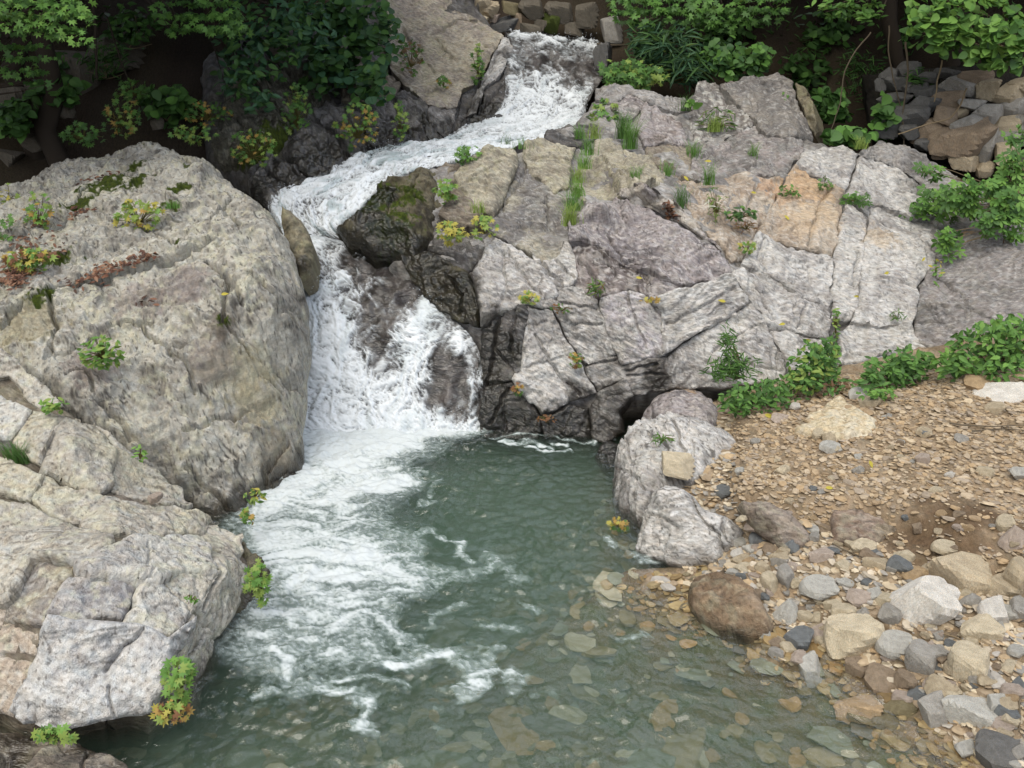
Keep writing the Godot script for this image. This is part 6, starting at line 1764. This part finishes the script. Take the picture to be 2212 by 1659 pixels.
	for q in [["dim bush in the shade under the right-hand trees, beside the leaning saplings", 1740, 170, 60, 70, 17.5], ["dark bush at the foot of the thick trunk", 1880, 200, 50, 70, 16.5], ["dark bush behind the bamboo-like clump", 1560, 70, 80, 50, 19.0], ["dark bush above the stream's far bend", 1280, 20, 100, 30, 22.0], ["dim bush behind the right-hand boughs", 1700, 60, 100, 60, 19.0], ["dim bush at the top right of centre", 1960, 100, 60, 60, 17.0], ["dim bush high on the left slope", 250, 60, 90, 60, 18.0], ["dim bush above the rubble by the stream", 1130, 10, 110, 28, 22.5], ["dark bush behind the large green bush", 650, 10, 120, 40, 18.5], ["low leafy plant between sapling stems and wall", 1920, 260, 36, 46, 14.6], ["dim bush over the dark boulder on the right", 1800, 70, 80, 50, 18.0], ["low dim bush in the gap between the trapezoid block and the wall", 1800, 230, 40, 40, 15.4], ["dark ferny bush behind the slanting sapling", 1850, 150, 50, 50, 17.0], ["low weeds at the gap's foot above the right cliff", 1830, 295, 46, 18, 14.0], ["dim bush left of the wall's top stones", 1985, 175, 36, 30, 14.9], ["dim bush far back between the right-hand trunks", 1760, 110, 60, 40, 18.0], ["dark bush under the maple in the left hollow", 330, 130, 60, 50, 17.0], ["dark bush deep in the left hollow", 150, 150, 60, 40, 16.0], ["leafy bush between the two maple boughs", 280, 60, 70, 50, 15.2], ["bush hanging over the left hollow's boulders", 120, 200, 60, 36, 14.0], ["bush in the left hollow behind the boulder crest", 360, 225, 60, 40, 14.4], ["bush under the maple in the middle of the hollow", 230, 130, 60, 45, 15.0], ["bush at the left edge behind the huge boulder", 30, 250, 50, 40, 13.4]]:
		bush("shrub", q[0], [[q[1], q[2], q[3], q[4], q[5]]], {"leaf": ["round", "oval", "lance"][int(q[1]) % 3], "n": 260, "size": 0.19, "tones": ["mid", "fresh", "mid"], "depth": 0.5}, g)
	# trunks and thin stems
	for q in [["thick dark trunk at the top right", [1915, -30, 1925, 60, 1945, 150], 15.4, 0.17, "dark_bark"], ["thin pale sapling leaning left above the outcrop's right part", [1880, 70, 1830, 140, 1815, 220, 1795, 285], 14.6, 0.013, "bark"], ["crooked sapling stem in front of the shaded hollow on the right", [1920, 55, 1925, 150, 1945, 230, 1955, 300], 14.4, 0.013, "bark"], ["slim forked sapling beside the crooked one", [1955, 90, 1962, 170, 1950, 240, 1955, 330], 14.2, 0.018, "bark"], ["bare arching twig over the wall's left end", [2090, 190, 2060, 250, 2000, 270, 1940, 290], 13.6, 0.014, "twig"], ["thin dry stem standing against the wall", [2035, 130, 2025, 180, 2018, 220], 13.6, 0.014, "twig"],
		["slanting bare vine stem in the shaded hollow", [232, 40, 260, 130, 300, 220, 318, 290], 14.4, 0.016, "dark_bark"], ["straight dark sapling stem in the shaded hollow", [196, -20, 205, 60, 210, 170], 14.0, 0.03, "dark_bark"], ["bare branch leaning over the upper fall's lip", [1450, 20, 1390, 45, 1340, 30], 18.0, 0.03, "bark"], ["dead twig lying across the upper fall's right lip", [1290, 95, 1350, 98, 1400, 92], 17.8, 0.02, "bark"]]:
		var pts := []
		for i in range(0, q[1].size(), 2):
			pts.append(at(q[1][i], q[1][i + 1], q[2]))
		pts = eased(pts)
		var o := part("sapling" if q[3] < 0.1 else "dead_tree", tube_mesh([pts], q[3], q[3] * 0.6, 7), M[q[4]], self)
		tag(o, q[0], "sapling" if q[3] < 0.1 else "trunk")


func build_plants() -> void:
	var g := "leafy plants growing from rock joints"
	var sl := func(x, y): return sv_left.read(Vector2(x, y))
	var sr := func(x, y): return sv_right.read(Vector2(x, y))
	var ss := func(x, y): return sv_slab.read(Vector2(x, y))
	var ys := ["lime", "yellow", "lime", "yellow", "gold", "lime", "bright"]
	plant("rock_plant", "yellow and orange leafed plant in the middle of the mossy boulder top", [300, 468, 55, 38, sl.call(300, 480) - 0.1], {"n": 46, "tones": ys, "size": 0.15}, g)
	plant("rock_plant", "green leafy plant at the left edge of the mossy boulder", [82, 462, 30, 50, sl.call(82, 470) - 0.1], {"n": 34, "tones": ["fresh", "bright", "lime", "gold"], "size": 0.14}, g)
	plant("rock_plant", "low yellow-green plant on the leaf litter of the left boulder", [62, 562, 52, 30, sl.call(62, 570) - 0.1], {"n": 44, "tones": ["lime", "gold", "fresh", "yellow", "rust"], "size": 0.14}, g)
	plant("rock_plant", "small yellow-leafed sprig at the left edge, highest on the boulder", [18, 420, 24, 24, sl.call(18, 425) - 0.1], {"n": 10, "tones": ["yellow", "lime"], "size": 0.13}, g)
	plant("rock_plant", "small green plant at the far left below the yellow sprig", [16, 500, 18, 36, sl.call(16, 500) - 0.1], {"n": 14, "tones": ["fresh", "mid"], "size": 0.12}, g)
	plant("rock_plant", "bushy bright green plant on the steep face of the big left boulder", [218, 762, 50, 36, sl.call(218, 770) - 0.15], {"n": 75, "tones": ["bright", "fresh", "fresh", "lime"], "leaf": "oval", "size": 0.11, "depth": 0.22}, g)
	plant("rock_plant", "small bright green plant in the joint under the left boulder", [118, 876, 32, 18, ss.call(118, 880) - 0.12], {"n": 26, "tones": ["bright", "lime", "fresh"], "leaf": "oval", "size": 0.1}, g)
	plant("rock_plant", "line of small green leaves in the joint below the left boulder", [302, 980, 16, 22, ss.call(302, 980) - 0.06], {"n": 12, "tones": ["bright", "fresh"], "leaf": "oval", "size": 0.08}, g)
	plant("rock_plant", "yellowing plant at the foot of the left boulder by the foam", [550, 1072, 22, 16, 7.25], {"n": 16, "tones": ["yellow", "lime", "mid"], "leaf": "oval", "size": 0.1}, g)
	plant("rock_plant", "yellow-green plant wedged between boulder foot and slabs", [538, 1112, 14, 22, 7.0], {"n": 14, "tones": ["lime", "fresh", "gold"], "size": 0.1}, g)
	plant("rock_plant", "green plant hanging at the slab's tip beside the foam", [556, 1262, 28, 50, 5.85], {"n": 46, "tones": ["fresh", "bright", "lime", "lime"], "size": 0.1}, g)
	plant("rock_plant", "bright green plant hanging down the right side of the front slab", [386, 1470, 34, 54, 4.55], {"n": 42, "tones": ["bright", "lime", "fresh", "bright"], "size": 0.11}, g)
	plant("rock_plant", "yellow and red leaves at the water under the front slab's corner", [370, 1538, 44, 20, 4.35], {"n": 22, "tones": ["gold", "lime", "rust", "yellow"], "size": 0.1}, g)
	plant("rock_plant", "small lime plant in front of the front slab's lower edge", [118, 1588, 46, 18, 4.05], {"n": 22, "tones": ["lime", "bright", "fresh"], "size": 0.1}, g)
	plant("rock_plant", "tiny green sprig in the crack of the slabs", [412, 1296, 14, 8, 5.15], {"n": 8, "tones": ["fresh"], "leaf": "oval", "size": 0.06}, g)
	plant("rock_plant", "small plant on the crest of the outcrop in front of the white stream", [1010, 334, 28, 24, 12.1], {"n": 26, "tones": ["mid", "fresh", "bright"], "size": 0.15}, g)
	plant("rock_plant", "green hanging plant left of the split brown block", [962, 412, 24, 28, 11.35], {"n": 30, "tones": ["fresh", "lime", "bright"], "size": 0.15}, g)
	plant("rock_plant", "yellow-leafed plant under the split brown block", [976, 502, 32, 26, 10.75], {"n": 34, "tones": ["yellow", "lime", "lime", "yellow"], "size": 0.15}, g)
	plant("rock_plant", "yellow-green sprays right of the yellow-leafed plant", [1046, 492, 30, 26, 10.75], {"n": 24, "tones": ["lime", "lime", "yellow", "fresh"], "size": 0.14}, g)
	plant("rock_plant", "small plant with brown tips at the joint left of the purple boulder", [1287, 622, 20, 18, sr.call(1287, 622) - 0.15], {"n": 20, "tones": ["mid", "fresh", "brown", "lime"], "leaf": "lance", "size": 0.16}, g)
	plant("rock_plant", "small yellow-green plant above the dark columns", [1142, 644, 24, 14, sr.call(1142, 644) - 0.18], {"n": 20, "tones": ["lime", "fresh", "yellow"], "size": 0.11}, g)
	plant("rock_plant", "tiny yellow sprig in the crack under the purple boulder", [1404, 646, 22, 8, sr.call(1404, 646) - 0.15], {"n": 9, "tones": ["yellow", "gold"], "size": 0.09}, g)
	plant("rock_plant", "brownish plant in the diagonal joint of the pale cliff", [1246, 776, 16, 20, sr.call(1246, 776) - 0.15], {"n": 20, "tones": ["gold", "rust", "lime", "mid"], "size": 0.1}, g)
	plant("rock_plant", "small reddish plant low on the cliff above the pool", [1118, 840, 12, 14, sr.call(1118, 840) - 0.15], {"n": 13, "tones": ["gold", "rust", "mid"], "size": 0.09}, g)
	plant("rock_plant", "reddish dry plant low on the cliff by the trickle", [1180, 905, 22, 8, 9.35], {"n": 12, "tones": ["rust", "brown"], "leaf": "oval", "size": 0.08}, g)
	plant("rock_plant", "dry red-brown leaves in the crack under the pale column", [1215, 665, 26, 12, sr.call(1215, 665) - 0.15], {"n": 16, "tones": ["rust", "brown", "mid"], "leaf": "oval", "size": 0.08}, g)
	plant("rock_plant", "spreading leafy plant beside the upper fall's foot", [1308, 258, 48, 45, 14.3], {"n": 70, "tones": ["fresh", "mid", "lime", "fresh"], "size": 0.2, "depth": 0.25}, g)
	plant("rock_plant", "dark green plant with reddish leaves beside the orange rock face", [1602, 462, 36, 16, sr.call(1602, 470) - 0.15], {"n": 34, "tones": ["mid", "deep", "fresh"], "leaf": "oval", "size": 0.13}, g)
	plant("rock_plant", "red withered leaves under the dark green plant", [1612, 490, 30, 12, sr.call(1612, 490) - 0.12], {"n": 20, "tones": ["rust", "rust", "brown"], "leaf": "lance", "size": 0.12}, g)
	plant("rock_plant", "yellow-green sprig below the red withered leaves", [1612, 534, 18, 14, sr.call(1612, 534) - 0.15], {"n": 16, "tones": ["lime", "yellow", "fresh"], "size": 0.11}, g)
	plant("rock_plant", "green sprig in the crack of the orange rock face", [1708, 412, 26, 16, sr.call(1708, 412) - 0.12], {"n": 22, "tones": ["fresh", "mid"], "leaf": "oval", "size": 0.1}, g)
	plant("rock_plant", "fan of green leaves on the orange rock face", [1850, 428, 34, 16, sr.call(1850, 428) - 0.15], {"n": 22, "tones": ["mid", "fresh"], "leaf": "creeper", "size": 0.18}, g)
	plant("rock_plant", "small green fan near the top of the orange rock face", [1782, 396, 16, 12, sr.call(1782, 396) - 0.12], {"n": 10, "tones": ["mid", "fresh"], "leaf": "creeper", "size": 0.15}, g)
	plant("rock_plant", "white-flowered tall herb in the hollow behind the purple boulder", [1548, 440, 24, 40, sr.call(1548, 460) - 0.2], {"n": 40, "tones": ["mid", "fresh", "lime", "white"], "leaf": "lance", "size": 0.12, "depth": 0.2}, g)
	plant("rock_plant", "grassy herb clump on the lichen-spotted block", [1548, 262, 44, 30, 13.9], {"n": 50, "tones": ["fresh", "mid", "lime"], "leaf": "lance", "size": 0.2, "lie": Vector3(0.3, 0.3, 0.9)}, g)
	plant("rock_plant", "single broad green leaf cluster by the dark block edge", [1498, 226, 16, 10, 14.2], {"n": 8, "tones": ["fresh", "bright"], "leaf": "round", "size": 0.16}, g)
	plant("rock_plant", "green weed on the tilted block below the dark bushes", [1695, 225, 14, 30, 14.7], {"n": 16, "tones": ["mid", "fresh"], "leaf": "oval", "size": 0.14}, g)
	plant("rock_plant", "small green plant on top of the banded boulder", [1430, 948, 26, 12, 8.0], {"n": 20, "tones": ["mid", "fresh"], "leaf": "lance", "size": 0.12}, g)
	plant("rock_plant", "yellow plant in the shadow between the two boulders by the pool", [1338, 1132, 24, 14, 7.25], {"n": 16, "tones": ["yellow", "gold", "mid"], "size": 0.09}, g)
	plant("rock_plant", "green sprig in the vertical crack of the right cliff", [1805, 700, 10, 40, sr.call(1805, 700) - 0.12], {"n": 20, "tones": ["mid", "fresh", "lime"], "leaf": "oval", "size": 0.09}, g)
	plant("rock_plant", "leaves trailing down the right cliff's far edge", [2025, 600, 12, 46, sr.call(2025, 590) - 0.15], {"n": 24, "tones": ["fresh", "bright", "yellow"], "leaf": "oval", "size": 0.1}, g)
	plant("rock_plant", "small tuft of leaves in the cliff joint above the squared blue-grey block", [1940, 682, 18, 10, sr.call(1940, 682) - 0.12], {"n": 14, "tones": ["mid", "fresh"], "leaf": "lance", "size": 0.12}, g)
	var far := "plants on the shaded far bank"
	plant("rock_plant", "yellowing creeper hanging over the dark rocks by the bend", [770, 272, 48, 52, 14.3], {"n": 70, "tones": ["mid", "lime", "fresh", "gold"], "size": 0.15}, far)
	plant("rock_plant", "creeper down the ribbed dark rock left of the stream", [640, 240, 30, 62, 14.2], {"n": 70, "tones": ["mid", "fresh", "lime", "mid"], "size": 0.14}, far)
	plant("rock_plant", "yellow-leafed plant at the foot of the ribbed dark rock", [545, 320, 55, 40, 13.2], {"n": 60, "tones": ["mid", "lime", "gold", "fresh"], "size": 0.14}, far)
	plant("rock_plant", "small green creeper strip in the sloping slab's gully", [1032, 138, 14, 44, 16.7], {"n": 36, "tones": ["fresh", "lime", "mid"], "size": 0.16}, far)
	plant("rock_plant", "small creeper on the left edge of the sloping slab", [888, 125, 26, 40, 16.3], {"n": 36, "tones": ["mid", "fresh", "brown"], "size": 0.15}, far)
	plant("rock_plant", "tuft in a crack low on the sloping slab", [958, 180, 16, 14, 16.3], {"n": 14, "tones": ["fresh", "gold", "mid"], "size": 0.15}, far)
	plant("rock_plant", "green strip of leaves above the bend of the stream", [865, 262, 16, 44, 14.7], {"n": 34, "tones": ["mid", "lime", "fresh"], "size": 0.14}, far)
	plant("rock_plant", "dim yellow-green plant in the shaded hollow, left", [180, 290, 50, 26, 12.9], {"n": 40, "tones": ["fresh", "mid", "mid"], "size": 0.14}, far)
	plant("rock_plant", "dim plant with yellow leaves in the middle of the shaded hollow", [262, 250, 40, 46, 13.4], {"n": 50, "tones": ["mid", "fresh", "gold", "lime"], "size": 0.15}, far)
	plant("rock_plant", "dim green plant high in the shaded hollow", [285, 195, 40, 24, 14.0], {"n": 40, "tones": ["fresh", "mid"], "size": 0.15}, far)
	plant("rock_plant", "dim plant with orange leaves right in the shaded hollow", [450, 245, 50, 28, 13.9], {"n": 50, "tones": ["fresh", "mid", "gold", "mid"], "size": 0.14}, far)
	plant("rock_plant", "low plant behind the crest of the left boulder", [420, 290, 50, 20, 12.9], {"n": 36, "tones": ["mid", "fresh", "lime"], "size": 0.14}, far)
	# grass
	var k := 0
	var spots := ["highest in the grassy joint", "second from the top of the grassy joint", "third from the top of the grassy joint", "in the middle of the grassy joint", "just below the middle of the grassy joint", "near the bottom of the grassy joint", "lowest in the grassy joint"]
	for q in [[1282, 300, 12.7, 0.5], [1272, 335, 12.4, 0.5], [1262, 365, 12.0, 0.42], [1250, 395, 11.75, 0.42], [1243, 425, 11.55, 0.42], [1238, 455, 11.2, 0.42], [1236, 488, 10.8, 0.45]]:
		grass("bright green grass tuft " + spots[k], q[0] + rng.randf_range(-5.0, 5.0), q[1], q[2], q[3] * rng.randf_range(0.75, 1.05), 46 + 9 * k, ["lime", "fresh", "bright", "lime", "bright", "fresh", "lime"][k], rng.randf_range(-0.6, 0.6))
		k += 1
	for q in [["tall dark grass tuft beside the pointed purple-grey slab", 1362, 322, 13.0, 0.75, 130, "fresh"], ["broad grass tuft left of the pointed purple-grey slab", 1345, 300, 13.3, 0.6, 120, "mid"], ["grass tuft on the outcrop crest in front of the stream", 1128, 322, 12.3, 0.28, 26, "fresh"], ["sparse grass blades left of the crest tuft", 1090, 312, 12.3, 0.22, 12, "mid"], ["grass tuft behind the purple boulder's top", 1375, 395, 11.7, 0.36, 60, "fresh"], ["grass tuft on the pale terrace above the purple boulder", 1440, 380, 12.2, 0.34, 50, "fresh"], ["grass tuft in the hollow with dead leaves", 1470, 450, 11.3, 0.5, 60, "mid"], ["tall sparse grass above the white-flowered herb", 1530, 400, 11.8, 0.5, 60, "fresh"], ["grass tuft in the grey terrace, middle", 1495, 345, 13.0, 0.45, 70, "fresh"], ["thin grass right on the grey terrace", 1625, 345, 12.9, 0.4, 40, "fresh"], ["yellow-green grass at the top joint of the right cliff", 1858, 322, 13.0, 0.3, 70, "lime"], ["grass tuft hanging at the left edge of the lower slabs", 38, 1000, 6.5, 0.28, 110, "mid"], ["grass among moss on the left boulder", 372, 450, 9.9, 0.14, 60, "fresh"], ["dry grass under the split brown block", 1032, 460, 11.05, 0.26, 50, "lime"], ["grass tuft behind the lichen-spotted block's left edge", 1480, 240, 14.2, 0.4, 50, "mid"], ["grass clump at the lichen-spotted block's foot", 1545, 285, 13.7, 0.35, 110, "lime"], ["grass blades by the grey-white seam of the dark block", 1250, 300, 13.0, 0.34, 60, "fresh"]]:
		grass(q[0], q[1], q[2], q[3], q[4], q[5], q[6])
	# shrubs at the cliff foot
	var h := "shrubs at the foot of the cliff"
	bush("shrub", "low round green shrub beside the cream pyramid-shaped rock", [[1640, 862, 82, 42, 8.75], [1690, 850, 60, 38, 8.85], [1600, 870, 50, 30, 8.7]], {"leaf": "oval", "n": 300, "own": 90, "size": 0.085, "tones": ["mid", "fresh", "mid", "fresh"], "depth": 0.3}, h)
	bush("shrub", "tall slender herb with a dark spike against the pale cliff", [[1590, 790, 48, 32, 9.1], [1572, 740, 20, 42, 9.15], [1560, 800, 40, 24, 9.1]], {"leaf": "lance", "n": 180, "own": 40, "size": 0.12, "tones": ["mid", "fresh", "mid", "fresh"], "depth": 0.2}, h)
	bush("shrub", "loose green shrub below the vertical crack of the cliff", [[1760, 790, 60, 46, 9.05], [1780, 765, 36, 36, 9.2], [1740, 820, 50, 30, 8.9]], {"leaf": "oval", "n": 260, "own": 70, "size": 0.1, "tones": ["mid", "fresh", "lime", "mid"], "depth": 0.3}, h)
	bush("shrub", "spreading green shrub right of the squared blue-grey block", [[1930, 805, 70, 40, 8.95], [1965, 790, 60, 40, 9.05], [1890, 830, 40, 26, 8.8]], {"leaf": "oval", "n": 280, "own": 80, "size": 0.1, "tones": ["mid", "fresh", "fresh", "mid"], "depth": 0.3}, h)
	bush("shrub", "largest green shrub at the right edge below the cliff", [[2140, 760, 90, 62, 9.0], [2190, 730, 60, 55, 9.1], [2070, 790, 60, 36, 8.95], [2180, 800, 60, 36, 8.8]], {"leaf": "oval", "n": 380, "own": 110, "size": 0.115, "tones": ["fresh", "mid", "fresh", "bright"], "depth": 0.4}, h)
	bush("shrub", "small bright sprigs at the gravel's upper edge", [[1900, 852, 46, 14, 8.4]], {"leaf": "oval", "n": 60, "own": 20, "size": 0.08, "tones": ["fresh", "bright"], "depth": 0.15}, h)
	bush("shrub", "thin weeds between the two middle shrubs", [[1800, 840, 46, 26, 8.8]], {"leaf": "oval", "n": 110, "own": 20, "size": 0.08, "tones": ["mid", "fresh", "brown"], "depth": 0.2}, h)
	# dead leaves
	var list := []
	var colors := []
	for q in [[[0, 610], [60, 590], 30, 160], [[150, 612], [240, 580], 24, 90], [[240, 580], [335, 546], 18, 80], [[300, 640], [330, 660], 20, 8], [[60, 470], [120, 520], 40, 40], [[150, 470], [210, 435], 16, 50], [[170, 400], [260, 375], 14, 60], [[30, 490], [60, 540], 30, 60], [[1440, 440], [1455, 470], 12, 60], [[100, 560], [150, 530], 14, 30]]:
		for i in q[3]:
			var t := rng.randf()
			var px: float = lerpf(q[0][0], q[1][0], t) + rng.randfn() * q[2] * 0.5
			var py: float = lerpf(q[0][1], q[1][1], t) + rng.randfn() * q[2] * 0.4
			var z: float = sl.call(px, py) if px < 900.0 else sr.call(px, py)
			list.append(Transform3D(leaf_turn(Vector3(rng.randfn(), 0, rng.randfn()), rng.randf_range(0.05, 0.1), Vector3(0, 0.9, 0.4), 0.3), at(px, py, z - 0.05)))
			var c: Color = [col(92, 62, 50), col(116, 82, 64), col(70, 50, 42), col(132, 100, 80)][rng.randi() % 4]
			colors.append(c)
	for q in [[1745, 735], [1995, 560], [2025, 562], [1628, 416], [1482, 385], [1530, 348], [1915, 590], [1766, 950], [1790, 1062], [1880, 1010], [1690, 700], [1850, 640], [485, 635], [1700, 470], [1380, 600], [1560, 650], [1660, 905], [2010, 575]]:
		var z: float = sl.call(q[0], q[1]) if q[0] < 900 else sr.call(q[0], q[1])
		var spot: Vector3 = at(q[0], q[1], z - 0.16) if q[1] < 900 else on_ground(q[0], q[1]) + Vector3(0, 0.04, 0)
		list.append(Transform3D(leaf_turn(Vector3(rng.randfn(), 0, rng.randfn()), rng.randf_range(0.07, 0.11), Vector3(0, 0.6, 0.8), 0.2), spot))
		colors.append(Color(0.4, 0.34, 0.05))
	copies(leaf.oval, M.foliage, list, colors, "fallen_leaves", self)
	for q in [["long curved dead twig lying across the rubble right of centre bank", [1795, 1182, 1830, 1200, 1870, 1216, 1945, 1246], 0.008], ["dry root hanging over the half-buried pinkish rock's left", [1716, 1105, 1745, 1125, 1786, 1152], 0.007], ["long dark stick lying flat on the upper gravel near the right edge", [2050, 922, 2120, 928, 2212, 926], 0.01], ["second dark stick just below the long one at the right edge", [2100, 938, 2160, 934, 2212, 938], 0.008], ["thin dead twig near the bottom right corner", [2196, 1500, 2204, 1540, 2198, 1590], 0.008], ["pale twig under the half-buried pinkish rock", [1890, 1152, 1910, 1162, 1924, 1178], 0.007], ["short brown stick below the upright flake in mid-bank", [1735, 1312, 1760, 1308, 1780, 1306], 0.014], ["thin twig left of the big smooth cream stone", [2030, 1375, 2060, 1385, 2085, 1395], 0.006]]:
		var pts := []
		for i in range(0, q[1].size(), 2):
			pts.append(on_ground(q[1][i], q[1][i + 1]) + Vector3(0, 0.04, 0))
		pts = eased(pts)
		tag(part("fallen_twig", tube_mesh([pts], q[2], q[2] * 0.5, 6), M.twig if q[2] < 0.008 else M.bark, self), q[0], "twig", "dead twigs on the bank")


# ---------------------------------------------------------------- the scene

func _ready() -> void:
	var cam := Camera3D.new()
	cam.name = "camera"
	cam.fov = 50.0
	cam.near = 0.05
	cam.far = 300.0
	cam.position = EYE
	cam.rotation.x = -PITCH
	add_child(cam)
	cam.current = true
	var sky_look := ProceduralSkyMaterial.new()
	sky_look.sky_top_color = Color(0.86, 0.9, 0.97)
	sky_look.sky_horizon_color = Color(0.9, 0.92, 0.94)
	sky_look.sky_curve = 0.15
	sky_look.ground_bottom_color = Color(0.18, 0.18, 0.15)
	sky_look.ground_horizon_color = Color(0.4, 0.42, 0.38)
	sky_look.sun_angle_max = 1.0
	var sky := Sky.new()
	sky.sky_material = sky_look
	var env := Environment.new()
	env.background_mode = Environment.BG_SKY
	env.sky = sky
	env.tonemap_mode = Environment.TONE_MAPPER_LINEAR
	env.tonemap_exposure = 2.25
	env.sdfgi_enabled = true
	env.ssao_enabled = true
	env.ssil_enabled = true
	env.volumetric_fog_enabled = true
	env.volumetric_fog_density = 0.0
	var around := WorldEnvironment.new()
	around.name = "surroundings"
	around.environment = env
	add_child(around)
	var sun := DirectionalLight3D.new()
	sun.name = "sun"
	sun.light_energy = 0.4
	sun.light_angular_distance = 45.0
	sun.light_color = Color(1.0, 0.98, 0.94)
	sun.shadow_enabled = true
	sun.rotation_degrees = Vector3(-62, -28, 0)
	add_child(sun)

	start_noise()
	make_materials()
	make_looks()
	make_surveys()
	make_ground_survey()
	build_ground()
	build_left()
	build_right()
	build_pool_rocks()
	build_far_rocks()
	build_falls()
	build_pool()
	build_spray()
	build_stones()
	build_walls()
	make_leaves()
	build_trees()
	build_plants()
